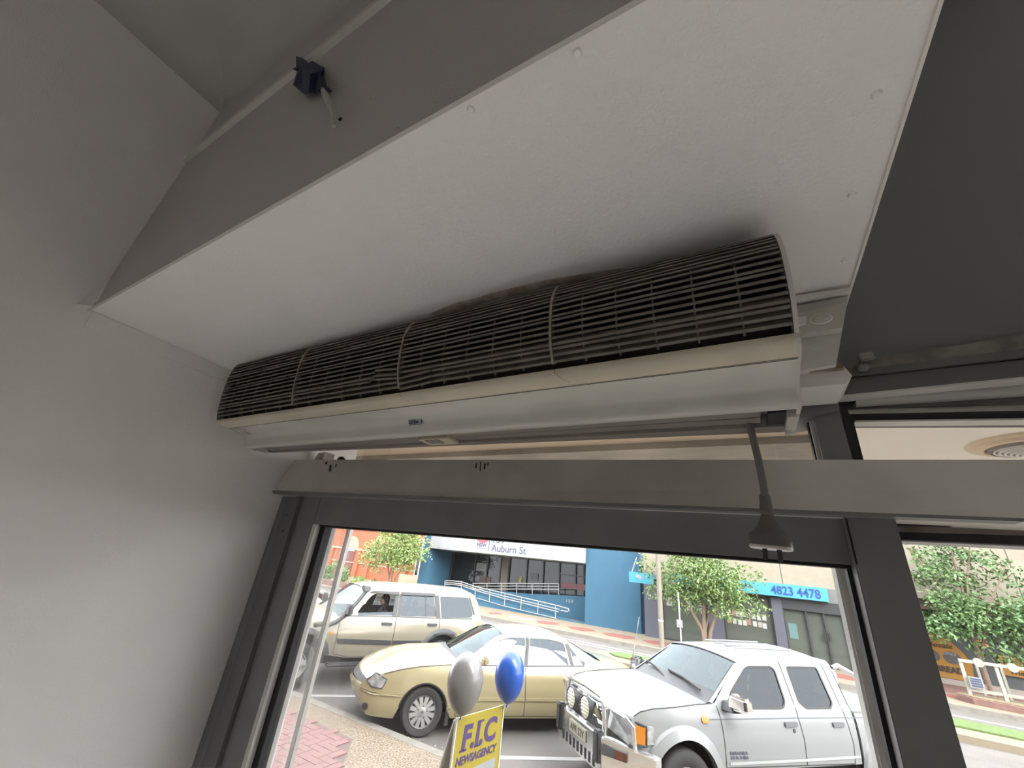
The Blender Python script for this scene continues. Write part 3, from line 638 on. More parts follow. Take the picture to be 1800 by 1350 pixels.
text('159', 'street_number', M_rail, bpy.data.objects['landing_wall'], (-9.3, 24.29, 1.0), (1,0,0), (0,0,1), .17, .42, ext=.01)
MB().box(-5.05, -4.75, 23.2, 24, 0, 3.2).build('teal_side', mat('teal_gap', (0.02, 0.055, 0.09), .7), bb)

# cream shop building
cbld = empty('cream_shop_building', (0, 24, FF), 0, 'cream rendered shop building with glazed shopfront and turquoise sign band', 'building')
M_pier = mat('mauve_grey_pier', (0.05, 0.052, 0.07), .7, var=.06, vscale=3)
MB().box(-4.74, 30, 22.45, 23.2, 2.95, 9).build('upper_wall', M_cream, cbld)
for x in (1.1, 4.1, 8.2): MB().box(x-.015, x+.015, 22.445, 22.46, 2.95, 9).build('wall_joint', mat('joint_shadow', (0.06, 0.053, 0.042), .9), cbld)
for x0, x1 in ((-4.75, -4.0), (-1.95, -1.35), (.56, .93), (3.05, 3.6)):
    MB().box(x0, x1, 22.4, 23, 0, 2.6).build('pier', M_pier, cbld)
MB().box(-4.75, 3.6, 22.4, 23.1, 2.42, 2.95).build('sign_beam', mat('beam_grey', (0.09, 0.09, 0.088), .7), cbld)
MB().box(.93, 3.05, 22.42, 23, 2.02, 2.42).build('door_head', M_frame, cbld)
for x0, x1 in ((-4.0, -1.95), (-1.35, .56), (.93, 3.05)):
    MB().box(x0, x1, 22.55, 22.6, .15, 2.42).build('shop_window', M_sglass, cbld)
    MB().box(x0, x1, 22.46, 22.55, .1, .2).build('window_sill', M_frame, cbld)
for x in (-3.97, -1.32, .95, 1.74, 2.33, 2.98, .54):
    MB().box(x-.03, x+.03, 22.45, 22.55, .15, 2.05 if x > .9 else 2.42).build('window_frame', M_frame, cbld)
for x in (2.26, 2.4): MB().box(x-.025, x+.025, 22.4, 22.45, 1.05, 1.35).build('door_handle', M_black, cbld)
rn = random.Random(5)
for i in range(16):
    x = -1.2 + (i % 8)*.19 + rn.uniform(-.02, .02); z = 1.55 - (i//8)*.28 + rn.uniform(-.03, .03) - x*.03; cc = rn.choice([(.22,.22,.21), (.24,.24,.24), (.06,.13,.2), (.2,.18,.15), (.18,.09,.06), (.25,.25,.25)])
    MB().box(x, x+.15, 22.535, 22.55, z-.1, z+.1).build('window_notice', mat('paper_%d_%d' % (int(cc[0]*100), int(cc[2]*100)), cc, .7), cbld)
for x, z in ((-3.75, 1.7), (-2.85, 1.6), (-2.35, 1.55)):
    MB().box(x, x+.26, 22.535, 22.55, z-.17, z+.17).build('window_notice', mat('paper_22_21', (.22,.22,.21), .7), cbld)
MB().box(1.05, 1.35, 22.535, 22.55, .95, 1.5).build('window_notice', mat('teal_poster', (0.06, 0.11, 0.11), .7), cbld)
sg = empty('turquoise_shop_sign', (1.2, 22.2, 2.5), 0, 'turquoise sign band with a blue phone number above the shop door', 'sign')
MB().box(-3.3, 2.58, 22.15, 22.398, 2.46, 2.96).build('sign_panel', mat('turquoise_panel', (0.03, 0.185, 0.25), .5), sg)
text('4823 4478', 'phone_number', mat('royal_blue_ink', (0.006, 0.03, 0.16), .5), sg, (1.48, 22.14, 2.71), (1,0,0), (0,0,1), .34, 1.72, bold=.015, ext=.01)
hg = empty('hanging_turquoise_sign', (-4.7, 21.5, 2.4), 0, 'small turquoise sign with white bird emblem hung beside the blue wall', 'sign')
MB().box(-5.24, -4.1, 21.48, 21.54, 2.36, 2.82).build('sign_panel', MATS['turquoise_panel'], hg)
bp_ = [(-5.0,2.6),(-4.9,2.7),(-4.78,2.72),(-4.66,2.66),(-4.56,2.55),(-4.66,2.58),(-4.72,2.5),(-4.76,2.6),(-4.84,2.56),(-4.9,2.62)]
MB().prism([(x, 21.475, z) for x, z in bp_], (0, .006, 0)).build('bird_emblem', M_rail, hg)
MB().tube([(-5.1, 21.5, 2.82), (-4.9, 21.7, 3.5)], .012, 5).build('stay_wire', M_alu, hg)

# ochre wholesaler's front, seen through the right hand window
yb_ = empty('ochre_bread_shop', (7, 24.2, FF), 0, 'ochre painted wholesale bread shopfront behind the leafy tree', 'building')
M_och = mat('ochre_sign_paint', (0.2, 0.095, 0.008), .7, var=.08, vscale=4)
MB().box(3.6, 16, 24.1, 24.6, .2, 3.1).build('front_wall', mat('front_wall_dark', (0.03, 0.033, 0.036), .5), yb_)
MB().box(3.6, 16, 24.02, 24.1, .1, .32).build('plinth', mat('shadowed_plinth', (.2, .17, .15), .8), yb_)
pw = [(5.0, 2.05), (5.75, 2.0), (6.3, 1.62), (6.62, 1.25), (6.78, .9), (6.68, .33), (5.0, .33)]
wp = MB().prism([(x, 24.0, z) for x, z in pw], (0, .08, 0)).build('sign_board', M_och, yb_)
def ytext(b, x, z, h, w, m, sh=0, bold=0): text(b, 'lettering', m, wp, (x, 23.99, z), (1, 0, 0), (0, 0, 1), h, w, shear=sh, bold=bold, ext=.008)
M_bk = mat('black_sign_ink', (0.008, 0.008, 0.009), .6)
ytext('BREAD', 6.1, .62, .2, .75, M_bk, bold=.03)
ytext('wholesale', 5.82, 1.4, .17, 1.1, M_bk, sh=.3)
ytext('A', 5.66, 1.78, .2, .17, M_bk, bold=.02)
for x in (5.68, 6.27):
    q = [(x+.25*math.cos(a), 23.99, 1.02+.2*math.sin(a)) for a in [2*math.pi*i/20 for i in range(20)]]
    MB().prism(q, (0, .02, 0)).build('oval_window', mat('oval_dark', (.06, .055, .06), .2), wp)
ytext('OFFICE', 6.22, 1.14, .09, .36, M_fascia, bold=.02); ytext('MILK', 5.62, 1.12, .09, .25, M_fascia, bold=.02)
w2 = MB().box(7.55, 9.5, 24.0, 24.08, .72, 1.35).build('sign_board', M_och, yb_)
text('Pies Drinks', 'lettering', M_bk, w2, (8.1, 23.99, 1.12), (1,0,0), (0,0,1), .16, .95, shear=.25, ext=.008)
text('Fruit', 'lettering', M_bk, w2, (7.95, 23.99, .86), (1,0,0), (0,0,1), .14, .4, shear=.25, ext=.008)
MB().box(7.1, 7.35, 23.9, 24.0, 1.55, 1.75).build('lamp_box', mat('orange_red_box', (.55, .16, .06), .6), yb_)
MB().box(3.6, 16, 23.2, 24.6, 2.6, 3.0).build('shop_awning', M_cream, yb_)

# red brick civic building on the left
M_brick = mat('red_brick', (0.24, 0.072, 0.032), .85, var=.18, vscale=6)
M_stone = mat('sandstone', (0.300, 0.240, 0.165), .85, var=.15, vscale=5)
rb = empty('red_brick_building', (-31, 28.5, 0), 0, 'orange red brick building with sandstone bands and arched doorway', 'building')
MB().box(-46, -22.6, 28, 32, 0, 12).build('wall', M_brick, rb)
for z0, z1 in ((2.35, 2.5), (1.25, 1.33), (4.1, 4.3)):
    MB().box(-46, -22.6, 27.93, 28, z0, z1).build('stone_band', M_stone, rb)
for x in (-36.6, -35.0, -31.3, -29.9, -27.2, -25.4, -23.4): MB().box(x-.22, x+.22, 27.8, 28, 0, 2.35 if x < -28 else 5).build('brick_pilaster', M_brick, rb)
aq = [(-32.55+.95*math.cos(a), 27.9, 2.5+1.0*math.sin(a)) for a in [math.pi*i/16 for i in range(17)]]; ai = [(-32.55+.72*math.cos(a), 27.9, 2.5+.76*math.sin(a)) for a in [math.pi*i/16 for i in range(16, -1, -1)]]
for i in range(16): MB().prism([aq[i], aq[i+1], ai[15-i], ai[16-i]], (0, .12, 0)).build('arch_stone', M_stone, rb)
MB().prism([(-32.55+.72*math.cos(a), 27.95, 2.5+.76*math.sin(a)) for a in [math.pi*i/16 for i in range(17)]], (0, .06, 0)).build('fanlight', mat('fanlight_glass', (.2, .17, .1), .2), rb)
MB().box(-33.2, -31.9, 27.88, 28, 2.2, 2.5).build('name_panel', M_fascia, rb)
MB().box(-33.2, -31.9, 27.95, 28, 0, 2.2).build('door', mat('dark_red_door', (0.1, 0.025, 0.02), .6), rb)
MB().box(-24.35, -23.9, 27.9, 28, .9, 3.8).build('window', M_white, rb); MB().box(-24.27, -23.98, 27.88, 27.9, 1.0, 3.7).build('window_pane', M_dglass, rb)
for x, z in ((-36.0, 3.3), (-29.2, 3.4)):
    MB().lathe([(0, -.04), (.3, -.04), (.35, 0)], (x, 27.95, z), (0,1,0), 16).build('roundel', M_stone, rb)
MB().prism([(-38.2, 27.9, 2.5), (-35.6, 27.9, 3.6), (-35.6, 27.9, 3.75), (-38.2, 27.9, 2.75)], (0, .1, 0)).build('raking_stone', M_stone, rb)
MB().box(-25.6, -23.1, 27.6, 28, 0, .95).build('stone_plinth', M_stone, rb)
ban = empty('street_banner', (-30.5, 22.5, 0), 0, 'pale blue and white banner on the left edge of the brick building', 'banner')
MB().tube([(-30.9, 22.5, 0), (-30.9, 22.5, 6)], .06, 8).build('pole', M_alu, ban)
MB().box(-30.8, -30.2, 22.48, 22.52, 1.9, 5.2).build('banner_cloth', mat('banner_cloth', (0.310, 0.380, 0.430), .7, var=.2, vscale=3), ban)

# poles
po = empty('timber_power_pole', (-3.55, 19.5, FF), 0, 'pale weathered pole standing on the far footpath beside the shop', 'pole')
MB().tube([(-3.5, 19.5, FF), (-3.5, 19.5, 7.5)], .1, 12).build('pole_shaft', mat('pale_pole', (0.14, 0.125, 0.1), .8, var=.15, vscale=4), po, smooth=True)
MB().lathe([(.105, 0), (.105, .05)], (-3.5, 19.5, 1.05), (0,0,1), 12).build('pole_band', M_alu, po)
sp = empty('street_sign_post', (-2.78, 19.6, FF), 0, 'thin post with a small white parking sign before the shop window', 'sign post')
MB().tube([(-2.78, 19.6, FF), (-2.78, 19.6, 2.2)], .025, 8).build('post', M_alu, sp)
MB().box(-2.9, -2.68, 19.55, 19.57, .93, 1.2).build('sign_plate', M_fascia, sp)
MB().box(-2.86, -2.72, 19.545, 19.55, 1.02, 1.1).build('sign_mark', mat('sign_red', (.5, .2, .18), .6), sp)

# white fence frame in a brick edged planter, right
pln = empty('planter_bed', (6.8, 20.2, FF), 0, 'low brick edged garden bed at the far kerb', 'planter')
M_pl = mat('brick_edging', (0.14, 0.075, 0.062), .85, var=.25, vscale=10)
def arc(y0, r): return [(5.3 + r*(1-math.cos(a)), y0 - r*1.0*math.sin(a)) for a in []]
ob_ = [(5.25, 20.6), (5.1, 20.15), (5.35, 19.75), (6.3, 19.55), (9, 19.5), (9, 20.9), (6, 20.95)]
MB().prism([(x, y, FF) for x, y in ob_], (0, 0, .16)).build('edging', M_pl, pln)
ib_ = [(x*.965+.25, 20.2+(y-20.2)*.78) for x, y in ob_]
MB().prism([(x, y, FF+.1) for x, y in ib_], (0, 0, .085)).build('soil', mat('dry_mulch', (0.150, 0.120, 0.070), .95, var=.5, vscale=12), pln)
fn = empty('white_fence_frame', (6, 20.3, FF), 0, 'white timber fence frame with scalloped top rail standing in the planter', 'fence')
M_fw = mat('fence_white', (0.19, 0.18, 0.155), .6)
def bar(p, q, w, name, parent, m, d=.05):
    p = Vector(p); q = Vector(q); t = (q-p).normalized(); n = Vector((0,1,0)).cross(t).normalized()*w/2
    return MB().prism([p+n, q+n, q-n, p-n], (0, d, 0)).build(name, m, parent)
for x in (5.46, 6.24, 6.98, 7.8): bar((x, 20.25, .25), (x, 20.25, 1.24), .085, 'post', fn, M_fw)
bar((5.42, 20.23, 1.21), (7.84, 20.23, 1.25), .085, 'top_rail', fn, M_fw); bar((5.42, 20.26, .45), (7.84, 20.26, .49), .08, 'bottom_rail', fn, M_fw)
for x in (5.86, 6.6, 7.4):
    MB().lathe([(0, 0), (.12, 0), (.12, .05), (0, .05)], (x, 20.22, 1.22), (0,1,0), 14).build('scallop', M_fw, fn)
for x in (5.95, 6.5): bar((x, 20.75, .2), (x, 20.75, 1.25), .06, 'rear_post', fn, M_fw)
pnl = empty('louvred_notice', (5.65, 20.2, .5), 0, 'small blue and white striped square panel fixed to the white fence', 'panel')
MB().box(5.5, 5.8, 20.16, 20.2, .53, .81).build('panel_border', M_rail, pnl)
for i in range(4): MB().box(5.525, 5.775, 20.15, 20.16, .555+i*.062, .555+i*.062+.045).build('panel_stripe', mat('slate_blue', (0.03, 0.04, 0.075), .5), pnl)

# ------------------------------------------------------------------ trees and shrubs
def leafmesh(cl, n, size, seed, flat=.5):
    r = np.random.RandomState(seed); cl = np.array(cl, float)
    w = cl[:, 3]*cl[:, 4]*cl[:, 5]; pick = r.choice(len(cl), n, p=w/w.sum())
    d = r.normal(size=(n, 3)); d /= np.linalg.norm(d, axis=1)[:, None]; rad = r.uniform(.25, 1, n)**.45
    p = cl[pick, :3] + d*cl[pick, 3:6]*rad[:, None]
    a = r.normal(size=(n, 3)); a[:, 2] -= .35; a /= np.linalg.norm(a, axis=1)[:, None]
    b = np.cross(a, r.normal(size=(n, 3))); b /= np.linalg.norm(b, axis=1)[:, None]
    s = size*r.uniform(.7, 1.3, n)[:, None]
    V = np.stack([p, p + a*s*.5 + b*s*.22, p + a*s, p + a*s*.5 - b*s*.22], 1).reshape(-1, 3)
    mb = MB(); mb.v = [tuple(v) for v in V]; mb.f = [(4*i, 4*i+1, 4*i+2, 4*i+3) for i in range(n)]
    return mb
M_leaf = mat('fresh_green_leaf', (0.12, 0.168, 0.048), .6, col2=(.085, .145, .04), var=.3, vscale=2.2)
M_leaf2 = mat('mid_green_leaf', (0.088, 0.144, 0.048), .6, col2=(.06, .12, .04), var=.3, vscale=2.2)
M_leaf3 = mat('yellow_green_leaf', (0.144, 0.192, 0.056), .6, col2=(.12, .18, .045), var=.3, vscale=2.5)
for m_ in (M_leaf, M_leaf2, M_leaf3):
    b = m_.node_tree.nodes['Principled BSDF']; b.inputs['Subsurface Weight'].default_value = 0
M_bark = mat('grey_brown_bark', (0.150, 0.105, 0.075), .9, var=.3, vscale=8)
def tree(name, base, trunks, clusters, n, size, seed, label, m=M_leaf):
    t = empty(name, base, 0, label, 'tree', 'street trees across the road')
    for pth, r0 in trunks:
        MB().tube(pth, [r0*(1-.65*i/(len(pth)-1)) for i in range(len(pth))], 7).build('trunk', M_bark, t, smooth=True)
    leafmesh(clusters, n, size, seed).build('foliage', m, t, fix=False, kind='stuff')
    return t
rt = random.Random(11)
def crown(cx, cy, cz, rx, ry, rz, k, seed, s=(.30, .46)):
    r = random.Random(seed); out = []
    for i in range(k):
        d = Vector((r.gauss(0,1), r.gauss(0,1), r.gauss(0,1))).normalized()*r.uniform(.35, .85)
        q = r.uniform(*s); out.append((cx+d.x*rx, cy+d.y*ry, cz+d.z*rz, rx*q, ry*q, rz*q))
    return out
ty = 20.4
tree('street_tree', (-2.0, ty, FF), [([(-2.0, ty, FF), (-2.05, ty, .9), (-2.45, ty, 1.6), (-3.0, ty, 2.5)], .09), ([(-1.97, ty+.05, FF), (-1.98, ty, 1.1), (-1.9, ty, 2.0), (-1.8, ty, 3.4)], .1), ([(-1.9, ty, FF), (-1.75, ty, .9), (-1.4, ty, 1.7), (-.8, ty, 2.6)], .085), ([(-1.95, ty, .9), (-1.6, ty+.3, 2.0), (-1.3, ty+.5, 3)], .05)],
     crown(-2.05, ty, 2.75, 2.35, 1.15, 1.35, 34, 1) + [(-3.6, ty, 2.1, .8, .7, .4), (-.2, ty, 2.0, .75, .7, .4), (-1.0, ty-.2, 1.75, .8, .6, .4), (-2.6, ty, 1.75, .7, .6, .35), (-4.2, ty, 3.2, .5, .5, .5), (-2, ty, 4.0, 1.6, .9, .5)], 9500, .135, 1, 'bushy green street tree in front of the cream shop')
tx = -20.6; ty2 = 21.3
tree('street_tree', (tx, ty2, FF), [([(tx, ty2, FF), (tx-.05, ty2, .9), (tx-.4, ty2, 2), (tx-1.2, ty2, 3)], .09), ([(tx+.1, ty2, FF), (tx+.2, ty2, 1.2), (tx+.3, ty2, 3.2)], .1), ([(tx+.15, ty2, FF), (tx+.6, ty2, 1.1), (tx+1.4, ty2, 2.2)], .075)],
     crown(tx, ty2, 2.95, 3.0, 1.1, 1.35, 34, 2) + [(tx-1.9, ty2, 1.9, 1.0, .9, .5), (tx+.9, ty2, 1.75, 1.0, .8, .35), (tx, ty2, 4.2, 2.4, .9, .6), (tx-1.2, ty2, 1.35, .5, .5, .3)], 9000, .16, 2, 'round green street tree in front of the red brick building', M_leaf3)
tx = 6.25; ty3 = 21.3
tree('street_tree', (tx, ty3, FF), [([(tx, ty3, FF), (tx, ty3, 1.5), (tx-.2, ty3, 3), (tx-1.0, ty3, 4.6)], .075), ([(tx, ty3, 1.4), (tx+.1, ty3, 3.2), (tx+.2, ty3, 5.2)], .045), ([(tx, ty3, 1.2), (tx+.5, ty3, 2.6), (tx+1.4, ty3, 4.2)], .045), ([(tx, ty3, 2.0), (tx-.5, ty3, 3.2), (tx-.8, ty3, 4.6)], .05), ([(tx, ty3, 2.2), (tx+.3, ty3, 3.6), (tx+.7, ty3, 4.8)], .045)],
     crown(tx+.1, ty3, 2.55, 1.75, .8, .85, 22, 3) + crown(tx+.2, ty3, 4.1, 1.75, .8, 1.2, 34, 4, (.18, .34)) + [(tx+1.7, ty3, 2.5, 1.2, .9, .9), (tx-.9, ty3, 2.0, .6, .6, .4), (tx+.6, ty3, 1.6, .9, .6, .35), (tx+2.4, ty3, 2.9, .9, .8, .9)], 9500, .15, 3, 'loose leafy tree seen through the right hand window', M_leaf2)
# garden shrubs on the left
for i, (px_, py_, w, h_, lab, m_) in enumerate([(598, 1030, .9, 1.2, 'leafy garden shrub half behind the silver strip', M_leaf), (628, 1038, 1.0, .7, 'low pale green hedge shrub behind the vehicle windscreen', M_leaf3), (572, 1012, .9, 1.6, 'taller dark shrub at the far left of the door glass', M_leaf2), (655, 1037, .9, .8, 'brownish green shrub beside the brick steps', M_leaf2)]):
    b_ = atZ(px_, py_ + 8, .05)
    b_ = at(px_, py_, 21.0); b_.z = .1
    t = empty('garden_shrub', b_, 0, lab, 'shrub', 'shrubs in the garden bed')
    leafmesh([(b_.x + rt.uniform(-.5, .5)*w, b_.y + rt.uniform(-.3, .3), b_.z + h_*rt.uniform(.2, .65), w*.45, w*.4, h_*.4) for _ in range(5)], 700, .2, 20+i).build('foliage', m_, t, fix=False, kind='stuff')
    MB().tube([b_, b_ + Vector((.05, 0, h_*.6))], .05, 6).build('stem', M_bark, t)
gw = MB().box(-34, -19.8, 19.6, 19.85, FF, .42).build('garden_wall', M_pl, label='low brick garden wall below the shrubs on the left', cat='wall')

# ------------------------------------------------------------------ cars
def inpoly(p, poly):
    x, y = p; c = False; n = len(poly); j = n-1
    for i in range(n):
        (xi, yi), (xj, yj) = poly[i], poly[j]
        if (yi > y) != (yj > y) and x < (xj-xi)*(y-yi)/(yj-yi)+xi: c = not c
        j = i
    return c
def dense(poly, step=.06, close=True):
    out = []; n = len(poly)
    for i in range(n if close else n-1):
        a = np.array(poly[i]); b = np.array(poly[(i+1) % n]); k = max(1, int(np.linalg.norm(b-a)/step))
        out += [tuple(a+(b-a)*t/k) for t in range(k)]
    if not close: out.append(tuple(poly[-1]))
    return out
def rounded(poly, r, k=4):
    out = []; n = len(poly)
    for i in range(n):
        a, b, c = (Vector(poly[(i+d) % n]) for d in (-1, 0, 1)); u = (a-b); v = (c-b); rr = min(r, u.length*.45, v.length*.45)
        p = b + u.normalized()*rr; q = b + v.normalized()*rr
        out += [tuple((p*(1-t)**2 + b*2*t*(1-t) + q*t*t)) for t in [j/k for j in range(k+1)]]
    return out
def arcpts(c, r, a0, a1, n=14): return [(c[0]+r*math.cos(math.radians(a0+(a1-a0)*i/n)), c[1]+r*math.sin(math.radians(a0+(a1-a0)*i/n))) for i in range(n+1)]
class Car:
    def __init__(s, name, pose, wz, wu, label, cat='car'):
        s.wz = wz; s.wu = wu; s.root = empty(name, (pose[0], pose[1], 0), pose[2], label, cat)
    def W(s, u, z): return I(s.wz, z)*I(s.wu, u)
    def p(s, u, z, side=1, off=0): return Vector((u, side*(s.W(u, z)+off), z))
    def panels(s, outline, holes, regions, side, paint, step=.07):
        """side skin: outline with holes, split into named regions; every region is its own mesh"""
        loops = [dense(outline, step)] + [dense(h, step) for h in holes] + [dense(r[1], step) for r in regions]
        V = []; Ed = []
        for l in loops:
            k = len(V); V += [Vector(p) for p in l]; Ed += [(k+i, k+(i+1) % len(l)) for i in range(len(l))]
        us = [p[0] for p in outline]; zs = [p[1] for p in outline]
        for u in np.arange(min(us), max(us), .09):
            for z in np.arange(min(zs), max(zs), .06): V.append(Vector((u+random.uniform(-.004,.004), z+random.uniform(-.004,.004))))
        r = geometry.delaunay_2d_cdt(V, Ed, [], 0, 1e-4)
        vv, ff = r[0], r[2]; groups = {}
        for f in ff:
            c = (sum(vv[i].x for i in f)/len(f), sum(vv[i].y for i in f)/len(f))
            if not inpoly(c, outline) or any(inpoly(c, h) for h in holes): continue
            g = 'body_side'
            for nm, poly in regions:
                if inpoly(c, poly): g = nm; break
            groups.setdefault(g, []).append(f)
        res = {}
        for g, fs in groups.items():
            idx = {}; mb = MB()
            for f in fs:
                q = []
                for i in f:
                    if i not in idx: idx[i] = len(mb.v); mb.v.append(tuple(s.p(vv[i].x, vv[i].y, side)))
                    q.append(idx[i])
                mb.f.append(tuple(q if side < 0 else q[::-1]))
            res[g] = mb.build(g, paint, s.root, local=True, smooth=35, fix=False)
        return res
    def skin(s, path, name, m, n=12, scale=1.0, parent=None, smooth=40, shrink=0, v0=-1, v1=1):
        """cross skin: path of (u, z, crown dz, bulge du)"""
        rows = []
        for u, z, cz, cu in path:
            w = s.W(u, z)*scale - shrink
            rows.append([Vector((u+cu*(1-t*t), t*w, z+cz*(1-t*t))) for t in [v0+(v1-v0)*j/n for j in range(n+1)]])
        return MB().grid(rows).build(name, m, parent or s.root, local=True, smooth=smooth)
    def pane(s, poly, side, name, m, parent, inset=.006):
        pl = dense(poly, .1); pts = [s.p(u, z, side, -inset) for u, z in pl]; c = (sum(p[0] for p in poly)/len(poly), sum(p[1] for p in poly)/len(poly))
        mb = MB(); mb.v = [tuple(p) for p in pts] + [tuple(s.p(c[0], c[1], side, -inset))]; n = len(pts)
        mb.f = [(i, (i+1) % n, n) for i in range(n)]
        return mb.build(name, m, parent, local=True, smooth=60)
    def ribbon(s, pts, w, side, name, m, parent=None, off=.003, step=.05):
        """thin strip following the side surface along a polyline (seams, beads)"""
        pl = dense(pts, step, False); rows = []
        for i, q in enumerate(pl):
            a = np.array(pl[max(i-1, 0)]); b = np.array(pl[min(i+1, len(pl)-1)]); t = _n(b-a); nn = np.array([-t[1], t[0]])*w/2
            rows.append([s.p(q[0]+nn[0], q[1]+nn[1], side, off), s.p(q[0]-nn[0], q[1]-nn[1], side, off)])
        return MB().grid(rows).build(name, m, parent or s.root, local=True, fix=False)
    def patch(s, poly, side, name, m, parent=None, off=.02, step=.06):
        """raised pad on the side surface with its own thickness"""
        pl = dense(poly, step); top = [s.p(u, z, side, off) for u, z in pl]; bt = [s.p(u, z, side, -.005) for u, z in pl]; n = len(pl)
        c = (sum(p[0] for p in pl)/n, sum(p[1] for p in pl)/n); mb = MB(); mb.v = [tuple(p) for p in top+bt] + [tuple(s.p(c[0], c[1], side, off))]
        mb.f = [(i, (i+1) % n, 2*n) for i in range(n)] + [((i+1) % n, i, n+i, n+(i+1) % n) for i in range(n)]
        return mb.build(name, m, parent or s.root, local=True, smooth=30)
    def wheel(s, u, side, v, r, w, rimr, style, z=None):
        z = z or r; o = Vector((u, side*v, z)); ax = Vector((0, side, 0))
        wh = MB().lathe([(rimr, -w*.9), (r*.93, -w*.95), (r, -w*.75), (r, -w*.2), (r*.985, -.02), (r*.92, .005), (rimr*1.08, .0), (rimr, -.015)], o, ax, 32).build('wheel', M_tyre, s.root, local=True, smooth=50)
        MB().lathe([(rimr*1.02, -.02), (rimr*1.0, .002), (rimr*.93, -.004), (rimr*.9, -.04), (0, -.05)], o, ax, 28).build('rim_dish', M_rimdark if style == 'spoke' else M_rim, wh, local=True, smooth=50)
        a = ax.orthogonal().normalized(); b = ax.cross(a); n = 12 if style == 'spoke' else 6
        for k in range(n):
            q = 2*math.pi*k/n; d = a*math.cos(q)+b*math.sin(q); e = ax.cross(d)
            w0, w1 = (rimr*.10, rimr*.15) if style == 'spoke' else (rimr*.16, rimr*.2)
            MB().hexa([o+d*rimr*.2-e*w0-ax*.03, o+d*rimr*.97-e*w1-ax*.03, o+d*rimr*.97+e*w1-ax*.03, o+d*rimr*.2+e*w0-ax*.03, o+d*rimr*.2-e*w0-ax*.002, o+d*rimr*.97-e*w1-ax*.006, o+d*rimr*.97+e*w1-ax*.006, o+d*rimr*.2+e*w0-ax*.002]).build('spoke', M_rim, wh, local=True)
        MB().lathe([(rimr*.3, -.03), (rimr*.3, .0), (rimr*.22, .006), (0, .008)], o, ax, 16).build('hub', M_rim, wh, local=True, smooth=50)
        MB().lathe([(rimr*.1, .0), (rimr*.1, .01), (0, .011)], o, ax, 12).build('hub_cap', M_dkgrey, wh, local=True)
        if style == 'spoke':
            for k in range(5):
                q = 2*math.pi*(k+.3)/5; c = o + (a*math.cos(q)+b*math.sin(q))*rimr*.36
                MB().lathe([(rimr*.05, -.005), (rimr*.05, .004), (0, .005)], c, ax, 8).build('wheel_nut', M_dkgrey, wh, local=True)
        return wh
    def box(s, name, m, u0, u1, v0, v1, z0, z1, bevel=.02, parent=None, **k): return MB().box(u0, u1, v0, v1, z0, z1).build(name, m, parent or s.root, local=True, bevel=bevel, **k)
M_tyre = mat('tyre_rubber', (0.012, 0.012, 0.012), .8); M_rim = mat('silver_rim', (0.275, 0.275, 0.270), .3, metal=.5); M_rimdark = mat('rim_shadow', (.06, .06, .06), .5)
M_trim = mat('grey_black_trim', (0.018, 0.019, 0.021), .55); M_cglass = glass('car_side_glass', (.24, .27, .29), .06, rcol=(.85, .92, 1)); M_wglass = glass('windscreen_glass', (.5, .6, .62), .07, rcol=(.85, .95, 1))
M_tglass = glass('tinted_car_glass', (.10, .11, .12), .035, rcol=(.9, .95, 1))
M_int = mat('dark_cabin', (0.02, 0.02, 0.021), .8); M_seat = mat('grey_seat_fabric', (0.05, 0.05, 0.052), .9); M_seam = mat('panel_gap', (.02, .02, .02), .8)
M_lamp = mat('clear_lamp', (0.32, 0.33, 0.33), .12, metal=.35, var=.4, vscale=14); M_amber = mat('amber_lens', (0.375, 0.135, 0.015), .25); M_under = mat('underbody', (0.005, 0.005, 0.005), .9)
def seats(c, us, z0, top, vhalf, m=M_seat):
    for u in us:
        for sv in (-1, 1):
            st = MB(); 
            r = MB().box(u-.10, u+.02, sv*.36-.22, sv*.36+.22, z0, top).build('seat', m, c.root, local=True, bevel=.05)
            MB().box(u-.12, u-.03, sv*.36-.13, sv*.36+.13, top+.03, top+.2).build('headrest', m, r, local=True, bevel=.035)

# ---- beige four wheel drive
s4 = Car('beige_four_wheel_drive', (-8.438, 6.27, 4.291), [(.4,.88),(.6,.93),(.9,.95),(1.1,.93),(1.2,.90),(1.45,.80),(1.7,.70),(1.76,.66)], [(-4.2,.92),(-3.9,.97),(-3.5,1),(.4,1),(.7,.96),(.85,.88)],
         'champagne beige four wheel drive with black snorkel and grey moulding, parked behind the gold sedan')
P_s = mat('champagne_paint', (0.185, 0.166, 0.128), .3, metal=.25, coat=.6, var=.03, vscale=2)
out_s = [(.84,.46),(.86,.75),(.82,1.0),(.70,1.09),(.2,1.14),(-.30,1.17),(-.60,1.185),(-.80,1.335),(-1.06,1.60),(-1.15,1.675),(-1.28,1.70),(-1.85,1.725),(-2.82,1.735),(-3.80,1.725),(-3.90,1.69),(-4.01,1.51),(-4.08,1.20),(-4.165,1.07),(-4.17,.62),(-4.10,.50),(-3.55,.50)] \
      + arcpts((-3.02,.36),.50,20,160)[::1] + [(-2.42,.47),(-.97,.475),(-.60,.53)]
ar = arcpts((-3.02,.36),.50,164,16); 
out_s = out_s[:21] + [p for p in arcpts((-3.02,.38),.50,166,14)] + [(-2.45,.475),(-.97,.475),(-.58,.53)] + [p for p in arcpts((0,.38),.54,164,14)]
fw = rounded([(-.93,1.21),(-1.05,1.375),(-1.25,1.58),(-1.33,1.612),(-1.80,1.612),(-1.745,1.225)], .03); rw = rounded([(-1.95,1.613),(-2.735,1.627),(-2.80,1.222),(-1.915,1.215)], .03); qw = rounded([(-2.91,1.63),(-3.70,1.633),(-3.82,1.27),(-3.74,1.22),(-2.935,1.207)], .04)
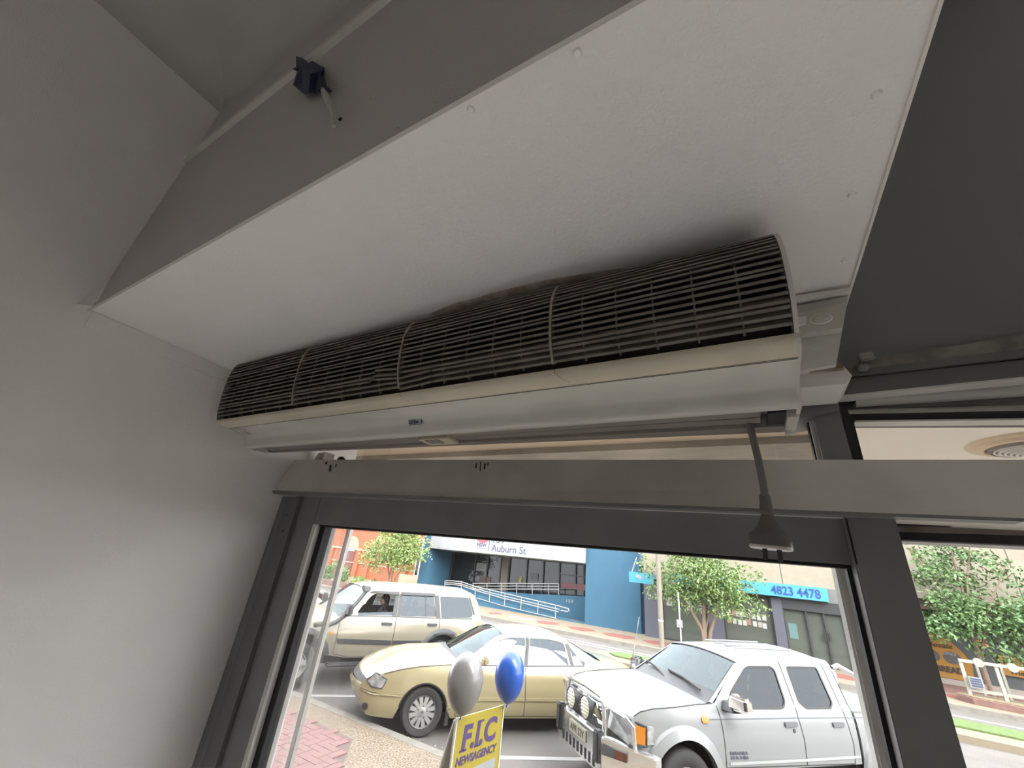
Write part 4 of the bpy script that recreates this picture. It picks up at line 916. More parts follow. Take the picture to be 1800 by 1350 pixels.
fd = [(-.64,1.2),(-.65,.56),(-.97,.49),(-1.82,.49),(-1.83,1.2),(-1.87,1.66),(-1.30,1.66),(-1.03,1.42),(-.86,1.2)]; rd = [(-1.83,1.2),(-1.82,.49),(-2.40,.49),(-2.48,.70),(-2.72,.86),(-2.905,.92),(-2.89,1.2),(-2.83,1.66),(-1.87,1.66)]
for sd in (1, -1):
    g = s4.panels(out_s, [fw, rw, qw], [('front_door', fd), ('rear_door', rd)], sd, P_s)
    gd, gr, gb = g['front_door'], g['rear_door'], g['body_side']
    s4.ribbon([(-1.87,1.66),(-1.83,1.2),(-1.82,.49)], .012, sd, 'door_gap', M_seam); s4.ribbon([(-.64,1.14),(-.65,.56),(-.97,.49),(-2.40,.49)], .012, sd, 'door_gap', M_seam); s4.ribbon([(-2.89,1.2),(-2.905,.92),(-2.72,.86),(-2.5,.72)], .012, sd, 'door_gap', M_seam)
    s4.ribbon([(-.64,1.2),(-1.75,1.205),(-2.9,1.2),(-3.8,1.2)], .02, sd, 'waist_seal', M_trim)
    # black window surrounds
    s4.ribbon([(-1.775,1.21),(-1.835,1.63)], .085, sd, 'pillar_cover', M_trim, gd, .004); s4.ribbon([(-1.88,1.21),(-1.915,1.63)], .07, sd, 'pillar_cover', M_trim, gr, .004); s4.ribbon([(-2.86,1.21),(-2.81,1.645)], .12, sd, 'pillar_cover', M_trim, gr, .004)
    s4.ribbon([(-3.86,1.28),(-3.74,1.635)], .06, sd, 'pillar_cover', M_trim, gb, .003)
    s4.patch([(-1.20,1.635),(-1.27,1.665),(-1.87,1.672),(-1.85,1.612)], sd, 'weather_shield', M_trim, gd, .03); s4.patch([(-1.92,1.672),(-2.78,1.68),(-2.76,1.628),(-1.93,1.618)], sd, 'weather_shield', M_trim, gr, .03)
    if sd > 0:
        s4.pane([(-.93,1.21),(-.97,1.255),(-1.76,1.29),(-1.745,1.225)], sd, 'window_half_down', M_cglass, gd)
    s4.pane(rw, sd, 'window', M_cglass, gr); s4.pane(qw, sd, 'window', mat('sky_reflecting_glass', (.22,.26,.30), .05, spec=1) if False else M_cglass, gb)
    s4.ribbon([(-2.55,1.22),(-2.53,1.63)], .035, sd, 'window_divider', M_trim, gr, -.002)
    s4.patch([(-.655,.815),(-1.80,.775),(-1.80,.695),(-.69,.735)], sd, 'moulding', M_trim, gd, .018); s4.patch([(-1.84,.775),(-2.51,.768),(-2.455,.69),(-1.84,.695)], sd, 'moulding', M_trim, gr, .018)
    for u, pr in ((-1.63, gd), (-2.71, gr)):
        s4.patch(rounded([(u-.12,1.095),(u+.12,1.10),(u+.11,1.05),(u-.11,1.045)], .02), sd, 'door_handle', M_trim, pr, .022)
    s4.patch(rounded([(-.57,.93),(-.49,.935),(-.485,.885),(-.565,.88)], .02), sd, 'side_repeater', M_amber, None, .012)
    # flares
    for cu, cz, a0, a1 in ((0, .38, 16, 164), (-3.02, .38, 14, 166)):
        ro = arcpts((cu, cz), .62, a0, a1, 18); ri = arcpts((cu, cz), .52, a0, a1, 18)
        MB().grid([[s4.p(u, z, sd, .0) for u, z in ro], [s4.p(u, min(z, .95), sd, .04) for u, z in arcpts((cu, cz), .575, a0, a1, 18)], [s4.p(u, z, sd, .035) for u, z in ri], [s4.p(u, z, sd, -.08) for u, z in ri]]).build('wheel_arch_flare', M_trim, s4.root, local=True, smooth=50)
        MB().grid([[s4.p(u, z, sd, -.01) for u, z in ri], [s4.p(u, z, sd, -.3) for u, z in ri]]).build('wheel_well', M_under, s4.root, local=True)
    s4.box('side_step', M_trim, -2.42, -.55, sd*.98-.07, sd*.98+.07, .36, .42)
    for u in (0, -3.02): s4.wheel(u, sd, .93, .38, .24, .22, 'alloy')
    mr = s4.box('mirror', M_trim, -.80, -.70, sd*1.02-.10, sd*1.02+.12, 1.22, 1.42, .03); MB().box(-.78, -.72, min(sd*.88, sd*1.0), max(sd*.88, sd*1.0), 1.2, 1.25).build('mirror_arm', M_trim, mr, local=True)
s4.skin([(.86,.46,0,.02),(.88,.75,0,.05),(.83,1.0,0,.06),(.80,1.03,.01,.06)], 'front_fascia', M_trim)
s4.skin([(.80,1.03,.01,.06),(.70,1.09,.02,.05),(.2,1.14,.05,0),(-.30,1.17,.06,0),(-.60,1.185,.06,0)], 'bonnet', P_s)
s4.skin([(-.62,1.19,.04,.12),(-.80,1.335,.04,.10),(-1.06,1.60,.04,.06),(-1.13,1.665,.04,.04)], 'windscreen', M_wglass, scale=.95)
s4.skin([(-1.13,1.67,.05,.04),(-1.28,1.70,.07,0),(-1.85,1.725,.085,0),(-2.82,1.735,.085,0),(-3.80,1.725,.07,0),(-3.90,1.69,.06,-.02)], 'roof', P_s)
s4.skin([(-3.90,1.69,.05,-.02),(-4.01,1.51,0,-.04),(-4.08,1.20,0,-.05),(-4.165,1.07,0,-.05),(-4.17,.62,0,-.05),(-4.1,.5,0,-.05)], 'tailgate', P_s)
s4.box('cabin_floor', M_int, -3.9, .4, -.8, .8, .5, .62, .01); s4.box('dashboard', M_int, -.95, -.62, -.75, .75, .95, 1.19, .04)
s4.box('engine_bay', M_under, -.6, .7, -.7, .7, .45, 1.0, .01); s4.box('underbody', M_under, -3.9, .5, -.72, .72, .36, .5, .01)
seats(s4, (-1.96, -2.75), .62, 1.22, .36)
sn = [(-.18,1.04,.02),(-.30,1.07,.05),(-.42,1.05,.07),(-.56,1.10,.06),(-.72,1.235,.055),(-.92,1.44,.055),(-1.04,1.59,.055),(-1.09,1.66,.055)]
sk = MB().tube([s4.p(u, z, 1, o) for u, z, o in sn], .038, 10).build('snorkel', M_trim, s4.root, local=True, smooth=True)
MB().hexa([s4.p(u, z, 1, o) for u, z, o in [(-1.03,1.63,.0),(-1.17,1.66,.0),(-1.17,1.66,.13),(-1.03,1.63,.13),(-.99,1.76,.0),(-1.19,1.74,.0),(-1.19,1.74,.13),(-.99,1.76,.13)]]).build('snorkel_head', M_trim, sk, local=True, bevel=.02)
s4.box('steering_wheel_boss', M_int, -1.18, -1.1, -.42, -.3, 1.05, 1.12, .02)
MB().lathe([(.17, -.01), (.19, 0), (.17, .01), (.165, 0), (.17, -.01)], (-1.16, -.36, 1.1), (-.9, 0, .45), 20).build('steering_wheel', M_int, s4.root, local=True, smooth=True)

# ---- driver sitting in the four wheel drive
drv = empty('person', WM[s4.root.name] @ Vector((-1.80, .36, .66)), 4.291, 'person in dark clothes seen through the open front window of the beige four wheel drive', 'person')
def skinbody(name, nodes, edges, m, parent, sub=2):
    me = bpy.data.meshes.new(name); me.from_pydata([n[0] for n in nodes], edges, []); o = link(name, me, parent)
    md = o.modifiers.new('skin', 'SKIN'); sv = me.skin_vertices
    if not sv:
        bm = bmesh.new(); bm.from_mesh(me); bm.verts.layers.skin.verify(); bm.to_mesh(me); bm.free(); sv = me.skin_vertices
    for i, n in enumerate(nodes): sv[0].data[i].radius = n[1] if isinstance(n[1], tuple) else (n[1], n[1])
    sv[0].data[0].use_root = True
    ss = o.modifiers.new('sub', 'SUBSURF'); ss.levels = sub; ss.render_levels = sub; me.materials.append(m)
    return o
nd = [((0,0,.08),.15),((.02,0,.30),.15),((.03,0,.50),(.17,.13)),((.05,0,.60),.06),((.07,0,.68),.055),((.09,0,.78),(.085,.10)),((.09,0,.87),.085),
      ((.04,.19,.53),.07),((.16,.24,.32),.052),((.38,.16,.42),.04),((.46,.12,.46),.035),((.04,-.19,.53),.07),((.16,-.24,.32),.052),((.38,-.16,.42),.04),((.46,-.12,.46),.035),
      ((.22,.11,.10),.09),((.42,.12,.12),.075),((.5,.12,-.1),.05),((.22,-.11,.10),.09),((.42,-.12,.12),.075),((.5,-.12,-.1),.05)]
ed = [(0,1),(1,2),(2,3),(3,4),(4,5),(5,6),(2,7),(7,8),(8,9),(9,10),(2,11),(11,12),(12,13),(13,14),(0,15),(15,16),(16,17),(0,18),(18,19),(19,20)]
bd = skinbody('body', nd, ed, mat('dark_navy_clothes', (.03, .028, .035), .9), drv)
MB().ball((.105, 0, .79), .085, .072, .10).build('face', mat('skin_tone', (.30, .17, .12), .6), drv, local=True, smooth=True)
MB().lathe([(0, .02), (.012, .01), (.014, -.01), (.0, -.02)], (.19, 0, .785), (0,0,1), 8).build('nose', MATS['skin_tone'], drv, local=True, smooth=True)
MB().ball((.075, 0, .83), .10, .086, .10).build('hair', mat('dark_hair', (.02, .016, .014), .8), drv, local=True, smooth=True)

# ---- pale gold sedan
def sedan(pose, paint, label, name):
    c = Car(name, pose, [(.2,.84),(.35,.885),(.6,.895),(.8,.88),(.95,.83),(1.0,.80),(1.2,.70),(1.36,.58),(1.42,.5)], [(-3.95,.75),(-3.8,.88),(-3.4,.96),(-2.8,1),(.1,1),(.4,.97),(.7,.9),(.85,.8),(.95,.68)], label)
    out = [(.80,.235),(.92,.40),(.965,.54),(.94,.63),(.86,.70),(.66,.775),(.42,.845),(.13,.895),(-.30,.925),(-.62,.955),(-.86,1.10),(-1.15,1.285),(-1.32,1.33),(-1.75,1.365),(-2.2,1.365),(-2.55,1.30),(-2.80,1.18),(-3.10,1.035),(-3.30,.99),(-3.83,.945),(-3.88,.85),(-3.90,.55),(-3.86,.36),(-3.80,.27),(-3.25,.25)] \
        + arcpts((-2.82,.30),.37,172,8) + [(-2.35,.23),(-.45,.235)] + arcpts((0,.30),.37,170,10) + [(.42,.22)]
    f = rounded([(-.88,.99),(-.92,.925),(-1.62,.935),(-1.70,1.315),(-1.40,1.305),(-1.22,1.265),(-1.0,1.15)], .025); r = rounded([(-1.785,1.315),(-1.71,.94),(-2.485,.965),(-2.46,1.26),(-2.38,1.29),(-2.16,1.315)], .025); q = rounded([(-2.535,1.265),(-2.66,1.19),(-2.79,1.085),(-2.835,1.01),(-2.79,.968),(-2.63,.955)], .02)
    fdo = [(-.50,.9),(-.46,.5),(-.52,.26),(-1.67,.255),(-1.65,.93),(-1.745,1.34),(-1.35,1.33),(-1.12,1.23),(-.80,1.0)]; rdo = [(-1.65,.93),(-1.67,.255),(-2.38,.26),(-2.52,.55),(-2.70,.72),(-2.71,.80),(-2.66,.94),(-2.57,1.27),(-2.5,1.31),(-1.745,1.34)]
    for sd in (1, -1):
        g = c.panels(out, [f, r, q], [('front_door', fdo), ('rear_door', rdo)], sd, paint); a, b, e = g['front_door'], g['rear_door'], g['body_side']
        for pl in ([(-1.745,1.34),(-1.65,.93),(-1.67,.255)], [(-.55,.92),(-.46,.5),(-.52,.26),(-2.38,.26)], [(-2.66,.95),(-2.71,.80),(-2.70,.72),(-2.52,.55),(-2.38,.26)], [(.655,.765),(.42,.832),(.134,.881),(-.267,.911),(-.55,.935)]): c.ribbon(pl, .010, sd, 'panel_gap', M_seam)
        c.ribbon([(-1.66,.94),(-1.745,1.315)], .07, sd, 'pillar_cover', M_trim, a, .003); c.ribbon([(-2.56,.955),(-2.51,1.27)], .07, sd, 'pillar_cover', M_trim, b, .003)
        c.ribbon([(-.86,.925),(-1.62,.935),(-2.48,.962),(-2.8,.966)], .018, sd, 'waist_seal', M_trim)
        c.pane(f, sd, 'window', M_cglass, a); c.pane(r, sd, 'window', M_cglass, b); c.pane(q, sd, 'window', M_cglass, e)
        c.patch([(-.50,.505),(-1.655,.51),(-1.655,.468),(-.50,.463)], sd, 'moulding', paint, a, .014); c.patch([(-1.685,.51),(-2.48,.515),(-2.47,.472),(-1.685,.468)], sd, 'moulding', paint, b, .014)
        for u, pr in ((-1.50, a), (-2.535, b)):
            c.patch(rounded([(u-.12,.845),(u+.10,.84),(u+.10,.765),(u-.12,.77)], .02), sd, 'handle_recess', paint, pr, .004)
            c.patch(rounded([(u-.09,.82),(u+.08,.815),(u+.08,.785),(u-.09,.79)], .012), sd, 'door_handle', mat('handle_shadow', (0.08, 0.07, 0.045), .4), pr, .018)
        c.ribbon(rounded([(-3.12,.87),(-2.98,.865),(-2.98,.78),(-3.12,.785)], .02) , .008, sd, 'fuel_flap_gap', M_seam, e)
        MB().grid([[c.p(u, z, sd, .004) for u, z in arcpts((0,.30),.385,168,12)], [c.p(u, z, sd, .006) for u, z in arcpts((0,.30),.365,168,12)], [c.p(u, z, sd, -.3) for u, z in arcpts((0,.30),.365,168,12)]]).build('wheel_well', M_under, c.root, local=True)
        MB().grid([[c.p(u, z, sd, .0) for u, z in arcpts((-2.82,.30),.37,170,10)], [c.p(u, z, sd, -.3) for u, z in arcpts((-2.82,.30),.37,170,10)]]).build('wheel_well', M_under, c.root, local=True)
        for u in (0, -2.82): c.wheel(u, sd, .87, .315, .2, .205, 'spoke')
        hl = c.patch(rounded([(.90,.645),(.785,.765),(.70,.755),(.61,.70),(.655,.59),(.80,.592)], .03), sd, 'headlamp', M_lamp, None, .012)
        c.ribbon([(.89,.65),(.785,.768),(.61,.70),(.655,.588),(.8,.588),(.89,.648)], .012, sd, 'lamp_seal', M_seam, hl, .014)
        c.patch(arcpts((.845,.335), .045, 0, 330, 12), sd, 'fog_lamp', M_trim, None, .012)
        c.patch([(.965,.555),(.80,.53),(.57,.53),(.36,.54),(.36,.505),(.57,.498),(.80,.50),(.955,.525)], sd, 'bumper_strip', paint, None, .016)
        m_ = c.box('mirror', paint, -.93, -.83, sd*.98-.09, sd*.98+.07, .95, 1.07, .03)
        c.patch(rounded([(-.36,.36),(-.42,.36),(-.43,.14),(-.37,.14)], .01), sd, 'mud_flap', M_trim, None, .0)
        c.patch(rounded([(-3.86,.9),(-3.62,.88),(-3.65,.68),(-3.88,.66)], .03), sd, 'tail_lamp', mat('red_lens', (.4,.03,.03), .2), None, .01)
    c.skin([(.80,.235,0,.10),(.92,.40,0,.13),(.965,.54,0,.15),(.95,.60,0,.14)], 'front_bumper', paint)
    c.skin([(.95,.60,0,.12),(.90,.67,.02,.10)], 'radiator_grille', M_trim)
    c.skin([(.90,.67,.02,.10),(.86,.70,.03,.10),(.66,.775,.05,.06),(.42,.845,.06,.02),(.13,.895,.065,0),(-.30,.925,.07,.08),(-.50,.945,.07,.12)], 'bonnet', paint)
    c.skin([(-.50,.945,.05,.12),(-.62,.955,.05,.14)], 'cowl', M_trim)
    c.skin([(-.62,.955,.05,.14),(-.86,1.10,.05,.10),(-1.15,1.285,.05,.05),(-1.30,1.33,.05,.02)], 'windscreen', M_wglass, scale=.93)
    for sd in (1, -1): c.skin([(-.60,.95,.05,.12),(-.86,1.10,.05,.10),(-1.15,1.285,.05,.05),(-1.32,1.33,.05,.0)], 'windscreen_pillar', paint, n=2, v0=.9*sd, v1=sd)
    c.skin([(-1.30,1.332,.055,.02),(-1.75,1.365,.07,0),(-2.2,1.365,.07,0),(-2.55,1.30,.06,0),(-2.6,1.28,.06,0)], 'roof', paint)
    c.skin([(-2.6,1.28,.05,-.02),(-2.80,1.18,.05,-.05),(-3.10,1.035,.05,-.08),(-3.22,1.0,.05,-.09)], 'rear_window', M_tglass, scale=.88)
    for sd in (1, -1): c.skin([(-2.58,1.29,.05,-.01),(-2.80,1.18,.05,-.05),(-3.10,1.035,.05,-.08),(-3.24,1.0,.05,-.08)], 'rear_pillar', paint, n=2, v0=.84*sd, v1=sd)
    c.skin([(-3.22,1.0,.05,-.09),(-3.30,.99,.05,-.08),(-3.83,.945,.03,-.06),(-3.88,.85,0,-.06),(-3.90,.55,0,-.08),(-3.86,.36,0,-.08),(-3.80,.27,0,-.06)], 'boot', paint)
    c.box('cabin_floor', M_int, -3.0, -.4, -.72, .72, .25, .4, .01); c.box('dashboard', M_int, -.95, -.65, -.66, .66, .7, .93, .04); c.box('engine_bay', M_under, -.5, .7, -.6, .6, .25, .7, .01); c.box('underbody', M_under, -3.6, .6, -.66, .66, .17, .26, .01); c.box('parcel_shelf', M_int, -3.1, -2.6, -.66, .66, .88, .93, .01)
    seats(c, (-1.70, -2.45), .4, .98, .34)
    return c
PS = mat('pale_gold_paint', (0.205, 0.175, 0.098), .3, metal=.15, coat=.7)
sedan((-5.281, 6.638, math.radians(229)), PS, 'pale gold sedan parked between the four wheel drive and the white ute', 'gold_sedan')
sedan((-13.2, 6.6, math.radians(232)), mat('silver_blue_paint', (0.290, 0.315, 0.340), .3, metal=.2, coat=.6), 'silver white sedan mostly hidden at the far left edge of the door glass', 'silver_sedan')

# ---- white dual cab ute
u_ = Car('white_ute', (-1.58, 6.87, math.radians(228)), [(.4,.86),(.6,.88),(.8,.89),(1.0,.88),(1.1,.86),(1.15,.83),(1.35,.75),(1.58,.66),(1.68,.58)], [(-5,1),(.1,1),(.3,.97),(.55,.93),(.75,.86)],
         'white dual cab ute with chrome bull bar and driving lights', 'ute')
PW = mat('white_car_paint', (0.15, 0.154, 0.156), .35, coat=.1)
out_u = [(.62,.66),(.66,.75),(.66,.93),(.63,1.0),(.55,1.055),(.37,1.095),(-.25,1.145),(-.54,1.165),(-.83,1.375),(-1.12,1.575),(-1.25,1.60),(-1.88,1.63),(-2.70,1.648),(-2.83,1.635),(-2.90,1.58),(-2.86,1.18),(-2.85,.55)] + [(-.60,.52)] + arcpts((0,.40),.45,160,18)
trayo = [(-2.88,.55),(-2.88,1.09),(-4.35,1.10),(-4.40,.62),(-4.35,.52),(-3.45,.52)] + arcpts((-2.98,.40),.45,165,60)[:0]
fwu = rounded([(-.71,1.12),(-.85,1.265),(-1.235,1.515),(-1.31,1.535),(-1.72,1.547),(-1.765,1.51),(-1.725,1.20),(-1.665,1.14),(-1.58,1.125)], .03); rwu = rounded([(-2.01,1.553),(-2.60,1.568),(-2.59,1.19),(-2.51,1.135),(-2.05,1.13),(-1.965,1.185)], .035)
fdu = [(-.545,1.12),(-.575,.9),(-.588,.556),(-1.87,.556),(-1.871,.823),(-1.84,1.039),(-1.868,1.206),(-1.905,1.61),(-1.26,1.585),(-.9,1.34),(-.60,1.14)]; rdu = [(-1.84,1.039),(-1.871,.823),(-1.87,.556),(-2.72,.556),(-2.746,.761),(-2.707,1.044),(-2.736,1.62),(-1.905,1.61),(-1.868,1.206)]
for sd in (1, -1):
    g = u_.panels(out_u, [fwu, rwu], [('front_door', fdu), ('rear_door', rdu)], sd, PW); a, b, e = g['front_door'], g['rear_door'], g['body_side']
    u_.panels([(-2.90,.55),(-2.90,1.09),(-4.35,1.10),(-4.40,.62),(-4.30,.52),(-3.85,.52)] + arcpts((-3.42,.40),.46,164,16), [], [], sd, PW)
    for pl in ([(-1.905,1.61),(-1.868,1.206),(-1.84,1.039),(-1.871,.823),(-1.87,.556)], [(-.545,1.14),(-.575,.9),(-.588,.556),(-2.72,.556)], [(-2.736,1.62),(-2.707,1.044),(-2.746,.761),(-2.72,.556)], [(.63,1.01),(.55,1.06),(.37,1.097),(-.25,1.147),(-.5,1.16)], [(-2.885,1.6),(-2.87,1.18),(-2.88,.55)]): u_.ribbon(pl, .011, sd, 'panel_gap', M_seam)
    u_.ribbon([(-.30,1.012),(-.57,1.015),(-1.83,1.034),(-2.70,1.04),(-3.4,1.046)], .012, sd, 'pinstripe', mat('grey_pinstripe', (0.045, 0.047, 0.055), .4))
    u_.ribbon([(-.64,.595),(-1.86,.61),(-2.84,.63)], .03, sd, 'sill_crease', mat('white_paint_shade', (0.250, 0.258, 0.260), .25), None, .006)
    for poly, pr, nm in ((fwu, a, 'f'), (rwu, b, 'r')):
        u_.ribbon(poly + poly[:1], .022, sd, 'window_seal', M_seam, pr, .002); u_.pane(poly, sd, 'window', M_tglass, pr)
    for u, pr in ((-1.68, a), (-2.53, b)): u_.patch(rounded([(u-.11,1.0),(u+.11,.995),(u+.10,.945),(u-.10,.95)], .02), sd, 'door_handle', mat('grey_handle', (0.075, 0.077, 0.08), .4), pr, .02)
    u_.patch(arcpts((-1.725,.905), .022, 0, 320, 8), sd, 'key_lock', M_trim, a, .006)
    u_.patch(rounded([(-.37,1.04),(-.27,1.04),(-.265,.985),(-.365,.98)], .025), sd, 'side_repeater', M_amber, None, .016)
    for cu in (0, -3.42):
        ro = arcpts((cu, .40), .56, 10, 170, 18); rm = arcpts((cu, .40), .54, 10, 170, 18); ri = arcpts((cu, .40), .44, 10, 170, 18)
        MB().grid([[u_.p(u, z, sd, .0) for u, z in ro], [u_.p(u, z, sd, .035) for u, z in rm], [u_.p(u, z, sd, .06) for u, z in ri], [u_.p(u, z, sd, -.02) for u, z in ri]]).build('wheel_arch_flare', PW, u_.root, local=True, smooth=40)
        MB().grid([[u_.p(u, z, sd, -.01) for u, z in ri], [u_.p(u, z, sd, -.35) for u, z in ri]]).build('wheel_well', M_under, u_.root, local=True)
        u_.wheel(cu, sd, .90, .37, .25, .21, 'alloy')
    # mirror
    mm = MB().hexa([Vector((u, sd*v, z)) for u, v, z in [(-.62,.93,1.135),(-.80,.93,1.135),(-.82,1.16,1.14),(-.66,1.19,1.14),(-.64,.94,1.30),(-.80,.94,1.30),(-.82,1.14,1.285),(-.68,1.17,1.285)]]).build('mirror', M_chrome, u_.root, local=True, bevel=.03)
    MB().hexa([Vector((u, sd*v, z)) for u, v, z in [(-.60,.84,1.10),(-.78,.84,1.10),(-.78,1.02,1.11),(-.62,1.02,1.11),(-.66,.82,1.20),(-.78,.82,1.2),(-.78,.98,1.16),(-.66,.98,1.16)]]).build('mirror_arm', M_trim, mm, local=True, bevel=.01)
    # head lamp
    hl = MB().prism([Vector((x, sd*y, z)) for x, y, z in [(.72,.43,.97),(.66,.74,.955),(.52,.855,.93),(.53,.86,.77),(.68,.76,.745),(.75,.43,.80)]], Vector((-.12, 0, 0))).build('headlamp', M_lamp, u_.root, local=True)
    MB().hexa([Vector((x, sd*y, z)) for x, y, z in [(.625,.80,.765),(.545,.875,.775),(.50,.86,.775),(.58,.79,.765),(.615,.80,.935),(.53,.873,.925),(.49,.86,.925),(.57,.79,.935)]]).build('indicator', M_amber, hl, local=True)
    MB().tube([Vector((.70, sd*.45, .985)), Vector((.665, sd*.75, .97)), Vector((.51, sd*.875, .94)), Vector((.52, sd*.88, .76)), Vector((.69, sd*.77, .735))], .011, 6).build('lamp_seal', M_seam, hl, local=True)
    # sports bar
    MB().tube([Vector((-2.98, sd*.62, 1.56)), Vector((-3.08, sd*.63, 1.60)), Vector((-3.3, sd*.66, 1.52)), Vector((-4.0, sd*.72, 1.12))], .035, 10).build('sports_bar', M_chrome, u_.root, local=True, smooth=True)
    MB().tube([Vector((-2.96, sd*.66, 1.08)), Vector((-2.98, sd*.63, 1.5)), Vector((-3.02, sd*.5, 1.60)), Vector((-3.02, 0, 1.62))], .035, 10).build('sports_bar', M_chrome, u_.root, local=True, smooth=True)
u_.skin([(.62,.66,0,.02),(.66,.75,0,.05),(.66,.93,0,.07),(.63,1.0,.0,.08)], 'front_panel', PW)
u_.skin([(.63,1.0,.0,.08),(.55,1.055,.02,.06),(.37,1.095,.04,.02),(-.25,1.145,.06,.05),(-.42,1.155,.06,.10)], 'bonnet', PW)
u_.skin([(-.40,1.157,.055,.10),(-.54,1.170,.05,.14),(-.66,1.252,.05,.12)], 'cowl', M_trim, scale=.97)
u_.skin([(-.65,1.245,.05,.12),(-.83,1.375,.05,.09),(-1.12,1.575,.05,.03)], 'windscreen', M_wglass, scale=.95)
for sd in (1, -1): u_.skin([(-.54,1.165,.05,.14),(-.83,1.375,.05,.09),(-1.14,1.58,.05,.02)], 'windscreen_seal', M_seam, n=2, v0=.925*sd, v1=.955*sd); u_.skin([(-.50,1.16,.05,.12),(-.83,1.375,.05,.09),(-1.14,1.58,.05,.02)], 'windscreen_pillar', PW, n=2, v0=.95*sd, v1=sd)
u_.skin([(-1.11,1.573,.05,.035),(-1.13,1.58,.05,.03)], 'windscreen_top_seal', M_seam, scale=.98)
u_.skin([(-1.12,1.58,.055,.03),(-1.25,1.60,.065,0),(-1.88,1.63,.075,0),(-2.70,1.648,.07,0),(-2.83,1.635,.06,-.02),(-2.90,1.58,.05,-.03)], 'roof', PW)
for v in (-.3, -.1, .1, .3): MB().tube([Vector((u, v, z)) for u, z in ((-1.5,1.695),(-1.9,1.707),(-2.6,1.717))], .012, 6).build('roof_rib', PW, u_.root, local=True)
u_.skin([(-2.90,1.58,.03,-.03),(-2.88,1.2,.0,-.02)], 'rear_cab_window', M_tglass); u_.skin([(-2.88,1.2,0,-.02),(-2.86,.6,0,-.02)], 'cab_back', PW)
u_.box('tray_cover', mat('tonneau_vinyl', (0.1, 0.1, 0.1), .6), -4.34, -2.92, -.84, .84, 1.04, 1.10, .01); u_.box('tailgate', PW, -4.42, -4.36, -.84, .84, .55, 1.08, .02)
u_.box('cabin_floor', M_int, -2.8, -.4, -.75, .75, .5, .62, .01); u_.box('dashboard', mat('grey_dash', (.16,.17,.17), .8), -.95, -.55, -.72, .72, .9, 1.17, .05); u_.box('engine_bay', M_under, -.5, .6, -.62, .62, .45, .95, .01); u_.box('underbody', M_under, -4.3, .6, -.7, .7, .38, .5, .01)
seats(u_, (-1.75, -2.62), .62, 1.20, .36)
MB().lathe([(.17, -.012), (.19, 0), (.17, .012), (.16, 0), (.17, -.012)], (-.98, -.36, 1.16), (-.9, 0, .4), 20).build('steering_wheel', M_int, u_.root, local=True, smooth=True)
for v0, v1 in ((.62, -.02), (-.02, -.58)):
    w_ = MB().tube([Vector((-.60+.14*(1-v0*v0), v0, 1.245)), Vector((-.66+.14*(1-(v0*.5+v1*.5)**2), v0*.5+v1*.5, 1.30)), Vector((-.68+.14*(1-v1*v1), v1, 1.325))], .014, 6).build('wiper', M_seam, u_.root, local=True)
MB().tube([Vector((-.40, -.76, 1.15)), Vector((-.62, -.80, 1.9))], .006, 5).build('antenna', M_chrome, u_.root, local=True)
# grille
gr_ = u_.box('grille', M_chrome, .68, .75, -.42, .42, .78, .99, .02)
for i in range(5):
    MB().box(.745, .757, -.40, .40, .805+i*.034, .822+i*.034).build('grille_bar', M_trim, gr_, local=True)
MB().prism([Vector((.755, y, z)) for y, z in [(.20,.97),(.36,.80),(.26,.79),(.08,.95)]], (.02,0,0)).build('grille_wing', M_chrome, gr_, local=True)
